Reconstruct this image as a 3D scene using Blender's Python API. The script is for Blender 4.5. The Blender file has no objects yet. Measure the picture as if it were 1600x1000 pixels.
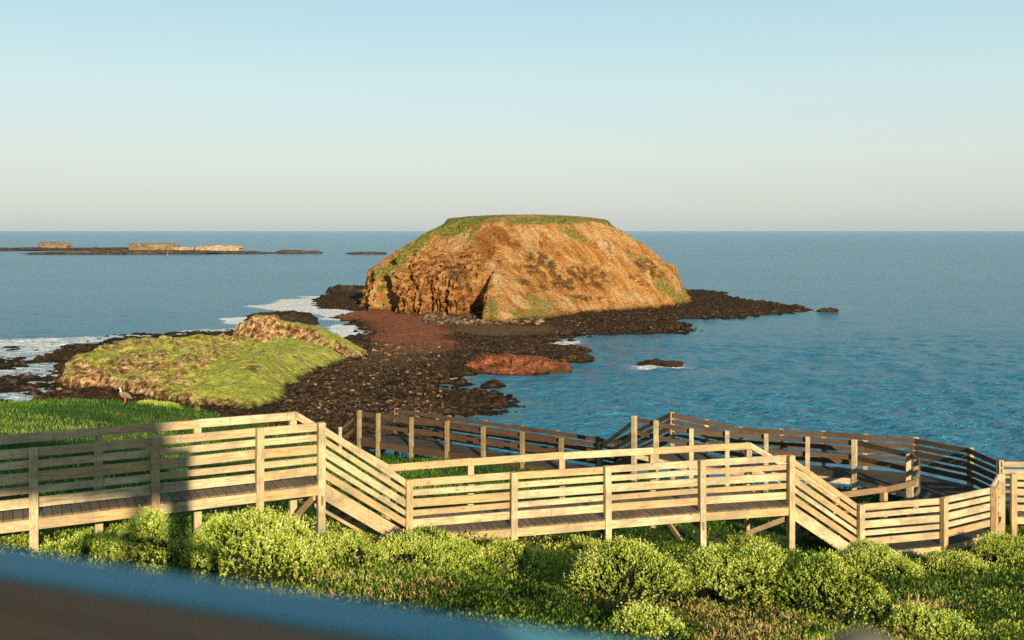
import bpy, math, random
import numpy as np
from mathutils import Vector, Matrix
random.seed(7); rng = np.random.default_rng(11)
S = bpy.context.scene; COL = S.collection
H = 20.0; F = 1600.0; HY = 361.0
SUN_AZ = math.radians(18.0); SUN_EL = math.radians(16.0)
SUNV = Vector((math.sin(SUN_AZ)*math.cos(SUN_EL), -math.cos(SUN_AZ)*math.cos(SUN_EL), math.sin(SUN_EL)))

# ------------------------------------------------------------------ noise
def _hash(i, j, k, s):
    h = (i*374761393 + j*668265263 + k*2147483647 + s*1274126177) & 0xFFFFFFFF
    h = ((h ^ (h >> 13))*1274126177) & 0xFFFFFFFF
    h = ((h ^ (h >> 16))*2246822519) & 0xFFFFFFFF
    h = h ^ (h >> 15)
    return (h & 0xFFFFFF)/16777215.0
def vnoise(x, y, z=0.0, s=0):
    x, y, z = np.broadcast_arrays(np.asarray(x, float), np.asarray(y, float), np.asarray(z, float))
    i = np.floor(x).astype(np.int64); j = np.floor(y).astype(np.int64); k = np.floor(z).astype(np.int64)
    fx, fy, fz = x-i, y-j, z-k
    u = fx*fx*fx*(fx*(fx*6-15)+10); v = fy*fy*fy*(fy*(fy*6-15)+10); w = fz*fz*fz*(fz*(fz*6-15)+10)
    r = 0
    for a in (0, 1):
        for b in (0, 1):
            for c in (0, 1):
                r = r + _hash(i+a, j+b, k+c, s)*(u if a else 1-u)*(v if b else 1-v)*(w if c else 1-w)
    return r*2-1
def fbm(x, y, z=0.0, o=4, s=0, g=0.5, l=2.07):
    r = 0; a = 1; n = 0
    for q in range(o):
        r = r + a*vnoise(x, y, z, s+q*17); n += a; a *= g
        x = np.asarray(x)*l+3.1; y = np.asarray(y)*l+1.7; z = np.asarray(z)*l+5.3
    return r/n
def ridged(x, y, z=0.0, o=4, s=0):
    r = 0; a = 1; n = 0
    for q in range(o):
        r = r + a*(1-np.abs(vnoise(x, y, z, s+q*17))*2); n += a; a *= .5
        x = np.asarray(x)*2.1+3.1; y = np.asarray(y)*2.1+1.7; z = np.asarray(z)*2.1
    return r/n
def sst(a, b, x):
    t = np.clip((np.asarray(x, float)-a)/(b-a), 0, 1); return t*t*(3-2*t)

# ------------------------------------------------------------------ materials
MATS = {}
class N:
    def __init__(self, name):
        self.m = bpy.data.materials.new(name); self.m.use_nodes = True
        self.t = self.m.node_tree; self.t.nodes.clear(); MATS[name] = self.m
        self.out = self.n('ShaderNodeOutputMaterial')
        self.b = self.n('ShaderNodeBsdfPrincipled'); self.l(self.b.outputs[0], self.out.inputs[0])
    def n(self, typ, **kw):
        x = self.t.nodes.new(typ)
        for k, v in kw.items(): setattr(x, k, v)
        return x
    def l(self, a, b): self.t.links.new(a, b)
    def put(self, sock, v):
        if isinstance(v, bpy.types.NodeSocket): self.l(v, sock)
        elif isinstance(v, (tuple, list)) and len(v) == 3 and sock.type == 'RGBA': sock.default_value = (*v, 1)
        else: sock.default_value = v
    def pos(self, scale=(1, 1, 1)):
        g = self.n('ShaderNodeNewGeometry'); return self.vmul(g.outputs['Position'], scale)
    def uv(self, scale=(1, 1, 1)):
        g = self.n('ShaderNodeUVMap'); return self.vmul(g.outputs[0], scale)
    def vmul(self, v, s):
        m = self.n('ShaderNodeVectorMath', operation='MULTIPLY'); self.l(v, m.inputs[0]); m.inputs[1].default_value = s; return m.outputs[0]
    def vadd(self, v, w):
        m = self.n('ShaderNodeVectorMath', operation='ADD'); self.l(v, m.inputs[0]); self.put(m.inputs[1], w); return m.outputs[0]
    def noise(self, v, scale, detail=4, rough=.55, dist=0, out=0):
        x = self.n('ShaderNodeTexNoise'); self.l(v, x.inputs['Vector']); x.inputs['Scale'].default_value = scale
        x.inputs['Detail'].default_value = detail; x.inputs['Roughness'].default_value = rough; x.inputs['Distortion'].default_value = dist
        return x.outputs[out]
    def voro(self, v, scale, feat='F1', out=0):
        x = self.n('ShaderNodeTexVoronoi', feature=feat); self.l(v, x.inputs['Vector']); x.inputs['Scale'].default_value = scale
        return x.outputs[out]
    def ramp(self, f, stops):
        x = self.n('ShaderNodeValToRGB'); self.put(x.inputs[0], f); e = x.color_ramp.elements
        while len(e) < len(stops): e.new(.5)
        for a, (p, c) in zip(e, stops):
            a.position = p; a.color = (*c, 1) if len(c) == 3 else c
        return x.outputs[0]
    def rng(self, f, a, b, c=0, d=1, smooth=True):
        x = self.n('ShaderNodeMapRange'); x.interpolation_type = 'SMOOTHSTEP' if smooth else 'LINEAR'
        self.put(x.inputs[0], f)
        for i, v in zip((1, 2, 3, 4), (a, b, c, d)): x.inputs[i].default_value = v
        return x.outputs[0]
    def mix(self, f, a, b, mode='MIX'):
        x = self.n('ShaderNodeMix', data_type='RGBA', blend_type=mode)
        self.put(x.inputs[0], f); self.put(x.inputs[6], a); self.put(x.inputs[7], b); return x.outputs[2]
    def math(self, op, a, b=0.0):
        x = self.n('ShaderNodeMath', operation=op); self.put(x.inputs[0], a); self.put(x.inputs[1], b); return x.outputs[0]
    def attr(self, name, out='Fac'):
        return self.n('ShaderNodeAttribute', attribute_name=name).outputs[out]
    def nz(self):
        g = self.n('ShaderNodeNewGeometry'); s = self.n('ShaderNodeSeparateXYZ'); self.l(g.outputs['Normal'], s.inputs[0]); return s.outputs[2]
    def pz(self):
        g = self.n('ShaderNodeNewGeometry'); s = self.n('ShaderNodeSeparateXYZ'); self.l(g.outputs['Position'], s.inputs[0]); return s.outputs[2]
    def bump(self, h, strength=.5, dist=.05, prev=None):
        x = self.n('ShaderNodeBump'); x.inputs['Strength'].default_value = strength; x.inputs['Distance'].default_value = dist
        self.put(x.inputs['Height'], h)
        if prev is not None: self.l(prev, x.inputs['Normal'])
        return x.outputs[0]
    def fin(self, col, rough=.8, bump=None, spec=.3):
        self.put(self.b.inputs['Base Color'], col); self.put(self.b.inputs['Roughness'], rough)
        self.b.inputs['Specular IOR Level'].default_value = spec
        if bump is not None: self.l(bump, self.b.inputs['Normal'])
        return self.m

def wood(name, pale, mid, dark, grime, grime_amt=.5, rough=.75):
    k = N(name)
    tint = k.attr('tint')
    cmb = k.n('ShaderNodeCombineXYZ'); k.l(k.math('MULTIPLY', tint, 37.0), cmb.inputs[0]); k.l(k.math('MULTIPLY', tint, 91.0), cmb.inputs[1])
    uv = k.vadd(k.uv(), cmb.outputs[0])
    grain = k.noise(k.vmul(uv, (1.3, 28, 1)), 1.6, 5, .6, .6)
    fine = k.noise(k.vmul(uv, (3, 120, 1)), 1.5, 3, .6)
    col = k.ramp(grain, [(.30, dark), (.43, mid), (.56, pale), (.74, mid)])
    col = k.mix(k.rng(fine, .35, .7, 0, .35), col, tuple(c*.6 for c in mid))
    # per board tone
    col = k.mix(k.rng(tint, .25, 1, 0, .8), col, k.mix(1.0, col, (.80, .63, .44), 'MULTIPLY'))
    # knots
    kv = k.voro(k.vmul(uv, (1, 4.2, 1)), 1.7)
    knot = k.rng(kv, .05, .12, 1, 0)
    col = k.mix(k.math('MULTIPLY', knot, .9), col, tuple(c*.32 for c in mid))
    # grey weathering and lichen, world space
    w = k.noise(k.pos((1, 1, 1.6)), 1.3, 6, .7)
    col = k.mix(k.rng(w, .43, .62, 0, grime_amt), col, grime)
    w2 = k.noise(k.pos((6, 6, 2.0)), 2.2, 4, .7)
    col = k.mix(k.rng(w2, .55, .75, 0, grime_amt*.8), col, tuple(c*.45 for c in grime))
    hgt = k.math('ADD', k.math('MULTIPLY', grain, .6), k.math('MULTIPLY', fine, .5))
    return k.fin(col, rough, k.bump(hgt, .35, .006), .3)

wood('timber_pale', (.76, .61, .385), (.58, .42, .23), (.28, .16, .075), (.29, .235, .15), .72)
wood('timber_weathered', (.34, .22, .12), (.24, .14, .075), (.11, .065, .035), (.16, .14, .09), .6)
wood('timber_aged', (.46, .34, .19), (.34, .24, .12), (.16, .11, .055), (.15, .13, .07), .7)
wood('timber_dark', (.135, .075, .040), (.075, .042, .023), (.032, .019, .012), (.10, .07, .04), .45)
wood('timber_plank_dark', (.075, .065, .055), (.05, .044, .038), (.026, .023, .02), (.10, .075, .045), .5)
wood('timber_sky_sheen', (.10, .36, .43), (.08, .31, .38), (.05, .21, .27), (.15, .30, .33), .35, .45)  # sky reflection on the near rail top, put into the base colour
wood('timber_post', (.68, .54, .34), (.52, .39, .22), (.27, .18, .09), (.24, .21, .12), .75)
wood('timber_plank', (.30, .205, .12), (.19, .13, .075), (.09, .06, .035), (.10, .085, .045), .7)
wood('timber_rail_near', (.30, .25, .20), (.20, .165, .135), (.09, .075, .065), (.34, .17, .10), .7, .6)
wood('timber_shade_caster', (.20, .17, .14), (.15, .13, .11), (.09, .08, .07), (.12, .11, .09), .4)

def leafmat(name, stops, rough=.55, trans=True):
    k = N(name)
    col = k.ramp(k.attr('tint'), stops)
    p = k.noise(k.pos(), .9, 3)
    col = k.mix(k.rng(p, .35, .65, 0, .45), col, k.mix(1.0, col, (.66, .80, .5), 'MULTIPLY'))
    k.fin(col, rough, None, .35)
    if trans:
        tr = k.n('ShaderNodeBsdfTranslucent'); k.put(tr.inputs[0], k.mix(1.0, col, (1.2, 1.25, .6), 'MULTIPLY'))
        mx = k.n('ShaderNodeMixShader'); mx.inputs[0].default_value = .25
        k.l(k.b.outputs[0], mx.inputs[1]); k.l(tr.outputs[0], mx.inputs[2]); k.l(mx.outputs[0], k.out.inputs[0])
    return k.m
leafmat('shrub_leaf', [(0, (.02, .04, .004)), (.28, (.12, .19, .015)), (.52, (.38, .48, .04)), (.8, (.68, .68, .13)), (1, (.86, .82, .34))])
leafmat('cover_leaf', [(0, (.03, .06, .006)), (.3, (.14, .22, .018)), (.6, (.33, .40, .04)), (.86, (.62, .58, .15)), (1, (.75, .48, .22))])
leafmat('grass_blade', [(0, (.02, .07, .005)), (.45, (.07, .18, .01)), (.8, (.20, .32, .03)), (1, (.46, .46, .13))])
leafmat('dry_tuft', [(0, (.52, .30, .11)), (.5, (.86, .58, .28)), (1, (.95, .76, .48))])

def soil():
    k = N('soil'); p = k.pos()
    a = k.noise(p, .55, 6, .6); b = k.noise(p, 5, 5, .65)
    col = k.ramp(a, [(.30, (.035, .075, .012)), (.47, (.055, .10, .018)), (.60, (.12, .12, .04)), (.72, (.20, .10, .045))])
    col = k.mix(k.rng(b, .4, .7, 0, .6), col, (.03, .045, .01))
    col = k.mix(k.attr('red'), col, k.ramp(b, [(.3, (.07, .02, .01)), (.7, (.28, .085, .04))]))
    rk = k.ramp(b, [(.3, (.05, .035, .022)), (.7, (.24, .15, .08))])
    col = k.mix(k.rng(k.nz(), .55, .8, 1, 0), col, rk)
    return k.fin(col, .95, k.bump(b, .8, .08), .1)
soil()

def shelf():
    k = N('reef_rock'); p = k.pos()
    a = k.noise(p, .35, 6, .65); b = k.noise(p, 1.7, 6, .7); v = k.voro(p, 1.1)
    dark = k.ramp(b, [(.30, (.006, .004, .003)), (.47, (.040, .023, .011)), (.58, (.11, .062, .028)), (.70, (.32, .20, .09))])
    brown = k.ramp(b, [(.33, (.014, .008, .005)), (.52, (.08, .045, .022)), (.70, (.26, .16, .08))])
    col = k.mix(k.rng(a, .5, .62, 0, .6), dark, brown)
    red = k.ramp(b, [(.32, (.07, .025, .012)), (.46, (.27, .085, .04)), (.60, (.44, .16, .075)), (.72, (.52, .28, .15))])
    col = k.mix(k.attr('red'), col, red)
    ol = k.ramp(b, [(.3, (.07, .042, .018)), (.7, (.26, .16, .075))])
    col = k.mix(k.attr('sand'), col, ol)
    sp = k.rng(v, .06, .14, 1, 0)
    col = k.mix(k.math('MULTIPLY', sp, k.rng(k.noise(p, .12, 3), .52, .65, 0, .4)), col, (.40, .30, .18))
    wet = k.rng(k.pz(), -.05, .14, 1, 0)
    col = k.mix(k.math('MULTIPLY', wet, .7), col, (.012, .010, .008))
    h = k.math('ADD', b, k.math('MULTIPLY', v, .4))
    return k.fin(col, .85, k.bump(h, 1, .8), .08)
shelf()

def island_mat():
    k = N('island_rock'); p = k.pos()
    a = k.noise(p, .07, 5, .6, .5); b = k.noise(p, .4, 7, .65, .3); c = k.noise(k.vmul(p, (1, 1, 2.6)), 1.3, 6, .65)
    rv = k.n('ShaderNodeVectorRotate', rotation_type='Y_AXIS'); k.l(p, rv.inputs['Vector']); rv.inputs['Angle'].default_value = .62
    streak = k.noise(k.vmul(rv.outputs[0], (1.0, .35, .13)), .55, 6, .62, .9)
    col = k.ramp(streak, [(.32, (.44, .16, .04)), (.44, (.71, .31, .085)), (.56, (.88, .48, .17)), (.68, (.96, .66, .33))])
    brn = k.ramp(c, [(.36, (.13, .05, .015)), (.47, (.50, .22, .065)), (.56, (.80, .42, .15)), (.66, (.96, .63, .31))])
    col = k.mix(k.rng(b, .50, .62, 0, .6), col, brn)
    col = k.mix(k.attr('strata'), col, k.ramp(k.noise(k.vmul(p, (.8, .8, 1.5)), .6, 6, .65), [(.34, (.08, .026, .01)), (.44, (.38, .14, .04)), (.54, (.70, .32, .10)), (.66, (.95, .58, .27))]))
    # dark basalt patches
    d = k.noise(p, .11, 5, .7, .8)
    col = k.mix(k.math('MULTIPLY', k.attr('rust'), .8), col, k.ramp(streak, [(.35, (.30, .09, .02)), (.6, (.52, .20, .05))]))
    col = k.mix(k.math('MULTIPLY', k.math('MULTIPLY', k.attr('pale'), .7), k.rng(b, .38, .55)), col, k.ramp(streak, [(.32, (.62, .32, .12)), (.5, (.86, .56, .28)), (.7, (.95, .72, .44))]))
    col = k.mix(k.math('MULTIPLY', k.rng(d, .30, .50, .45, .9), k.attr('mid')), col, k.ramp(c, [(.34, (.035, .018, .008)), (.5, (.17, .085, .03)), (.68, (.50, .27, .11))]))
    # vegetation
    g = k.noise(k.vmul(p, (1, .6, .35)), .22, 6, .7, .4)
    gcol = k.ramp(k.noise(p, 1.6, 5, .7), [(.36, (.09, .11, .014)), (.5, (.26, .28, .04)), (.64, (.58, .50, .17))])
    gm = k.math('ADD', k.rng(g, .60, .70, 0, .6), k.math('MULTIPLY', k.attr('green'), k.rng(b, .30, .5, .45, 1)))
    gmn = k.n('ShaderNodeClamp'); k.l(gm, gmn.inputs[0])
    col = k.mix(k.math('MULTIPLY', gmn.outputs[0], k.rng(b, .30, .45, .35, 1)), col, gcol)
    base = k.rng(k.math('ADD', k.pz(), k.math('MULTIPLY', b, 2.0)), 1.2, 2.6, 1, 0)
    col = k.mix(k.math('MULTIPLY', base, .85), col, (.035, .024, .015))
    h = k.math('ADD', k.math('MULTIPLY', b, 1.6), k.math('MULTIPLY', c, 1.6))
    return k.fin(col, .92, k.bump(h, 1, 1.5), .1)
island_mat()

def hill_mat():
    k = N('knoll_turf'); p = k.pos()
    a = k.noise(p, .16, 6, .65, .6); b = k.noise(p, 1.3, 6, .7)
    grass = k.ramp(b, [(.30, (.22, .24, .025)), (.48, (.50, .52, .075)), (.68, (.72, .68, .20))])
    rock = k.ramp(b, [(.36, (.06, .028, .012)), (.47, (.26, .13, .05)), (.56, (.66, .39, .18)), (.66, (.94, .72, .46))])
    m = k.math('ADD', k.attr('rock'), k.rng(a, .60, .70, 0, .5))
    cl = k.n('ShaderNodeClamp'); k.l(m, cl.inputs[0])
    col = k.mix(cl.outputs[0], grass, rock)
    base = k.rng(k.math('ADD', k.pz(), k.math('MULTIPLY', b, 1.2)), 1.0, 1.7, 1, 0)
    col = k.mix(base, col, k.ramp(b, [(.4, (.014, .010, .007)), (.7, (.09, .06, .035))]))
    c2 = k.noise(p, 3.2, 5, .75)
    col = k.mix(k.rng(c2, .42, .60, .40, 0), col, k.mix(1.0, col, (.42, .42, .30), 'MULTIPLY'))
    return k.fin(col, .92, k.bump(k.math('ADD', b, k.math('MULTIPLY', c2, .6)), 1, .6), .1)
hill_mat()

def far_rock(name, c0, c1, c2):
    k = N(name); p = k.pos()
    b = k.noise(k.vmul(p, (1, 1, 2)), .35, 6, .7)
    col = k.ramp(b, [(.3, c0), (.5, c1), (.72, c2)])
    wet = k.rng(k.pz(), .1, .9, 1, 0)
    col = k.mix(k.math('MULTIPLY', wet, .8), col, (.03, .022, .016))
    return k.fin(col, .9, k.bump(b, .8, .8), .1)
far_rock('islet_brown', (.09, .06, .04), (.22, .15, .09), (.36, .26, .16))
far_rock('islet_pale', (.16, .11, .07), (.36, .27, .18), (.52, .42, .30))
far_rock('islet_dark', (.03, .022, .015), (.08, .055, .035), (.20, .14, .09))
far_rock('black_rock', (.010, .008, .006), (.035, .024, .016), (.11, .075, .045))
far_rock('red_rock', (.02, .010, .007), (.20, .065, .030), (.40, .15, .07))
def boulder_mat():
    k = N('boulder_rock'); p = k.pos(); b = k.noise(p, 2.2, 4, .7)
    col = k.mix(k.rng(k.attr('tint'), .45, 1.0, 0, .85, False), k.ramp(b, [(.3, (.012, .010, .008)), (.7, (.10, .065, .04))]), k.ramp(b, [(.3, (.22, .12, .05)), (.7, (.55, .36, .18))]))
    return k.fin(col, .85, k.bump(b, .6, .15), .2)
boulder_mat()

def sea_mat():
    k = N('sea_water'); p = k.pos()
    w1 = k.noise(k.vmul(p, (.6, 1.2, 1)), 1.1, 4, .65, .25)
    w3 = k.noise(k.vmul(p, (.8, 1.4, 1)), 4.2, 2, .6)
    w2 = k.noise(k.vmul(p, (.6, 1.2, 1)), .22, 6, .75, .2)
    patch = k.noise(k.vmul(p, (.25, 1, 1)), .012, 5, .65, .6)
    h = k.math('ADD', k.math('ADD', k.math('MULTIPLY', w1, .6), k.math('MULTIPLY', w2, 1.6)), k.math('MULTIPLY', w3, .10))
    nb = k.bump(h, 1.0, 1.0)
    deep = k.mix(k.rng(patch, .38, .62), (.026, .160, .265), (.038, .190, .300))
    shallow = k.mix(k.math('MULTIPLY', k.attr('shallow'), .5), deep, (.07, .20, .20))
    f = k.attr('foam')
    n1 = k.noise(k.vmul(p, (.4, .9, 1)), .9, 8, .8, 1.6)
    thr = k.math('SUBTRACT', k.math('ADD', n1, k.math('MULTIPLY', f, .47)), .870)
    fm = k.rng(thr, -.01, .05)
    veil = k.math('MULTIPLY', f, .16)
    foam = k.math('MAXIMUM', fm, veil)
    fc = k.n('ShaderNodeClamp'); k.l(foam, fc.inputs[0])
    k.put(k.b.inputs['Base Color'], k.mix(fc.outputs[0], shallow, (.88, .86, .82)))
    k.put(k.b.inputs['Roughness'], k.rng(fc.outputs[0], 0, 1, .21, .9, False))
    k.b.inputs['IOR'].default_value = 1.33; k.b.inputs['Specular IOR Level'].default_value = .30
    k.l(nb, k.b.inputs['Normal'])
    return k.m
sea_mat()
def plain(name, col, rough=.7, nscale=30, amt=.35):
    k = N(name); b = k.noise(k.pos(), nscale, 4)
    return k.fin(k.mix(k.rng(b, .35, .7, 0, amt), col, tuple(c*.55 for c in col)), rough, k.bump(b, .3, .004), .3)
plain('goose_plumage', (.30, .22, .15)); plain('goose_wing', (.20, .14, .10)); plain('goose_crown', (.62, .56, .48)); plain('goose_leg', (.50, .16, .07)); plain('goose_bill', (.45, .50, .18))
plain('marker_paint', (.28, .08, .05), .6, 2)
plain('stake_grey', (.13, .125, .085), .9, 20); plain('bolt_steel', (.35, .34, .32), .4)
plain('shrub_shade', (.007, .010, .003), 1, 8)  # near-black shrub core, shade between the leaves put into its colour

# ------------------------------------------------------------------ object helpers
def props(o, label=None, cat=None, group=None, kind=None):
    if label: o['label'] = label
    if cat: o['category'] = cat
    if group: o['group'] = group
    if kind: o['kind'] = kind
    return o
def empty(name, loc, label, cat, group=None):
    o = bpy.data.objects.new(name, None); COL.objects.link(o); o.location = loc; o.empty_display_size = .3
    return props(o, label, cat, group)
def link(name, me, mat, parent=None, off=None):
    o = bpy.data.objects.new(name, me); COL.objects.link(o)
    if mat: me.materials.append(MATS[mat])
    if parent is not None: o.parent = parent
    if off is not None: o.location = off
    return o
def npmesh(name, V, Fc, attrs=None, smooth=False, uv=None):
    """V (n,3), Fc (m,k) constant-size faces"""
    V = np.asarray(V, np.float32); Fc = np.asarray(Fc, np.int32); m, kk = Fc.shape
    me = bpy.data.meshes.new(name)
    me.vertices.add(len(V)); me.vertices.foreach_set('co', V.ravel())
    me.loops.add(m*kk); me.loops.foreach_set('vertex_index', Fc.ravel())
    me.polygons.add(m); me.polygons.foreach_set('loop_start', np.arange(0, m*kk, kk, dtype=np.int32))
    me.polygons.foreach_set('loop_total', np.full(m, kk, np.int32))
    me.update(calc_edges=True)
    me.polygons.foreach_set('use_smooth', np.full(m, smooth, bool))
    for an, av in (attrs or {}).items():
        a = me.attributes.new(an, 'FLOAT', 'POINT'); a.data.foreach_set('value', np.asarray(av, np.float32).ravel())
    if uv is not None:
        u = me.uv_layers.new(name='UVMap'); u.data.foreach_set('uv', np.asarray(uv, np.float32).ravel())
    return me
class MB:
    def __init__(self, org=(0, 0, 0)): self.V = []; self.F = []; self.U = []; self.T = []; self.o = Vector(org)
    def prism(self, A, B, tint=None):
        """A, B: 4 corners each (matching) - start and end cross-sections"""
        t = random.random() if tint is None else tint
        L = (Vector(B[0])-Vector(A[0])).length; b = len(self.V)
        self.V += [Vector(p)-self.o for p in A]+[Vector(p)-self.o for p in B]; self.T += [t]*8
        cum = [0]
        for i in range(4): cum.append(cum[-1]+(Vector(A[(i+1) % 4])-Vector(A[i])).length)
        for i in range(4):
            j = (i+1) % 4
            self.F.append((b+i, b+j, b+4+j, b+4+i)); self.U += [(0, cum[i]), (0, cum[i+1]), (L, cum[i+1]), (L, cum[i])]
        w = cum[1]; h = cum[2]-cum[1]
        self.F.append((b+3, b+2, b+1, b)); self.U += [(0, 0), (.02, 0), (.02, h), (0, h)]
        self.F.append((b+4, b+5, b+6, b+7)); self.U += [(0, 0), (.02, 0), (.02, h), (0, h)]
    def beam(self, a, b, th, ht, gap=.002, nrm=None, tint=None):
        """horizontal-ish board, plumb cut ends; th thickness (horizontal), ht height"""
        a = Vector(a); b = Vector(b); d = (b-a); dh = Vector((d.x, d.y, 0)).normalized()
        u = d.normalized(); a = a+u*gap; b = b-u*gap
        n = Vector((-dh.y, dh.x, 0))*th/2; z = Vector((0, 0, ht/2))
        self.prism([a-n-z, a+n-z, a+n+z, a-n+z], [b-n-z, b+n-z, b+n+z, b-n+z], tint)
    def post(self, x, y, z0, z1, w, ang, tint=None, lean=0.006):
        c, s = math.cos(ang), math.sin(ang); lx = random.uniform(-lean, lean); ly = random.uniform(-lean, lean)
        def ring(z, r, ox=0, oy=0):
            return [Vector((x+ox+(c*i-s*j)*r, y+oy+(s*i+c*j)*r, z)) for i, j in ((-1, -1), (1, -1), (1, 1), (-1, 1))]
        h = z1-z0
        self.prism(ring(z0, w/2, -lx*h, -ly*h), ring(z1-.012, w/2), tint)
        self.prism(ring(z1-.0119, w/2), ring(z1, w/2-.012), tint if tint is not None else None)
    def build(self, name, mat, parent=None, label=None):
        me = npmesh(name, [tuple(v) for v in self.V], self.F, {'tint': self.T}, False, self.U)
        o = link(name, me, mat, parent)
        if parent is None: o.location = self.o
        if label: o['label'] = label
        return o

def PX(px, py, drop):
    d = drop*F/(py-HY); return ((px-800)*drop/(py-HY), d, H-drop)

# ------------------------------------------------------------------ ground
G = [(0,0,3.4),(-6,0,3.2),(6,0,3.5),(0,-10,2.6),(-20,-10,2.4),(20,-10,3),(0,-45,2),(-45,-45,2),(45,-45,2),(0,6,4.1),(-6,8,3.9),(7,8,4.4),(0,12,4.75),
 (-5,13,4.4),(6,13,5.3),(0,16,5.5),(-8,15.6,5.0),(-8.5,17.3,5.45),(-5.5,17.8,5.65),(-3.4,18.6,5.8),(-2,20,6.1),(0,21,6.4),(3,21.3,6.65),(6,22.2,7.0),(7.8,23,7.4),(10,23.6,7.5),
 (11.6,24.5,7.6),(13,26,7.8),(18,26,7.9),(18,20,7.2),(18,12,6.0),(-14,14,4.3),(-25,14,4),(-45,14,4),(-9,20,5.5),(-12,25,5.6),(-14,35,6.6),(-16.3,43,7.3),
 (-24,43,7.45),(-30,38,6.9),(-12.3,43,8.0),(-9,30,7.0),(-6,25,6.6),(-4,30,7.6),(-7,36,8.3),(-3,37,8.35),(0,30,7.5),(3,34,8.2),(5,30,7.7),(8,28,7.6),
 (9.5,26.5,7.6),(6,32,8.0),(-6,42,9.35),(-4,42,9.2),(0,39,8.9),(4,36,8.7),(8,33,8.2),(12,31.3,7.9),(14,28.5,7.9),(20,28.5,8.0),(45,28,8.5),(45,0,5),(-60,40,6),(-2.5,25,6.75),(2,25,6.8),(5,26,7.1)]
G = np.array(G, float)
def _tps(r2): return 0.5*r2*np.log(r2+1e-9)
_K = _tps(((G[:, None, :2]-G[None, :, :2])**2).sum(-1))+np.eye(len(G))*2.0
_Pm = np.c_[np.ones(len(G)), G[:, :2]]
_A = np.block([[_K, _Pm], [_Pm.T, np.zeros((3, 3))]])
_W = np.linalg.solve(_A, np.r_[G[:, 2], 0, 0, 0])
EDGE = np.array([(-70,44),(-14,45.5),(-12,45),(-9,46.5),(-6,44.5),(-4.6,42.4),(0,39.7),(4,36.6),(5.5,34.2),(8,33.1),(11,32.2),(13,31),(14.3,29.1),(18,28.9),(70,30)], float)
def gtop(x, y):
    x = np.asarray(x, float); y = np.asarray(y, float); sh = np.broadcast(x, y).shape
    xf = np.broadcast_to(x, sh).ravel(); yf = np.broadcast_to(y, sh).ravel()
    out = np.empty(len(xf))
    for a in range(0, len(xf), 20000):
        xs, ys = xf[a:a+20000], yf[a:a+20000]
        out[a:a+20000] = _tps((xs[:, None]-G[:, 0])**2+(ys[:, None]-G[:, 1])**2) @ _W[:len(G)] + _W[-3]+_W[-2]*xs+_W[-1]*ys
    z = H-out.reshape(sh)
    return z + .05*fbm(x*.9, y*.9, 0, 3, 5)+sst(27, 20, y)*sst(3, 8, y)*(.18*fbm(x*.6, y*.6, 0, 3, 6)+.12*fbm(x*1.9, y*1.9, 0, 2, 7))+sst(27, 34, y)*.12*fbm(x*.35, y*.35, 0, 3, 8)
def gz(x, y):
    z = gtop(x, y); e = np.interp(x, EDGE[:, 0], EDGE[:, 1])+.5*fbm(np.asarray(x)*.6, 0*np.asarray(x), 0, 3, 8)
    t = np.maximum(np.asarray(y)-e, 0)
    fall = 1.5*t+.0*t
    rough = np.clip(t, 0, 2)*.35
    return np.maximum(z-fall+rough*fbm(np.asarray(x)*.5, np.asarray(y)*.5, z*.5, 4, 9), -3)
def gz1(x, y): return float(gz(np.array([x]), np.array([y]))[0])
def axis(parts):
    out = []
    for a, b, s in parts: out += list(np.arange(a, b, s))
    out.append(parts[-1][1]); return np.array(out)
gx = axis([(-70, -32, 2), (-32, -14, .5), (-14, 18, .2), (18, 32, .5), (32, 70, 2)])
gy = axis([(-60, -4, 2), (-4, 8, .6), (8, 32, .2), (32, 50, .25), (50, 62, .6)])
XX, YY = np.meshgrid(gx, gy); ZZ = gz(XX, YY)
def gridfaces(nr, nc):
    i = np.arange(nr*nc).reshape(nr, nc); return np.stack([i[:-1, :-1], i[:-1, 1:], i[1:, 1:], i[1:, :-1]], -1).reshape(-1, 4)
red = sst(13.3, 14.3, XX)*sst(19.5, 21.5, YY)*sst(27.5, 26, YY)*sst(-.3, .3, fbm(XX*1.2, YY*1.2, 0, 3, 2)+.2)
red = np.maximum(red, .9*sst(.42, .55, fbm(XX*.8, YY*.8, 0, 3, 22))*sst(19, 16, YY))
me = npmesh('ground', np.stack([XX, YY, ZZ], -1).reshape(-1, 3), gridfaces(*XX.shape), {'red': red}, True)
props(link('ground', me, 'soil'), 'green and brown headland slope under the boardwalk', None, None, 'structure')

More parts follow.
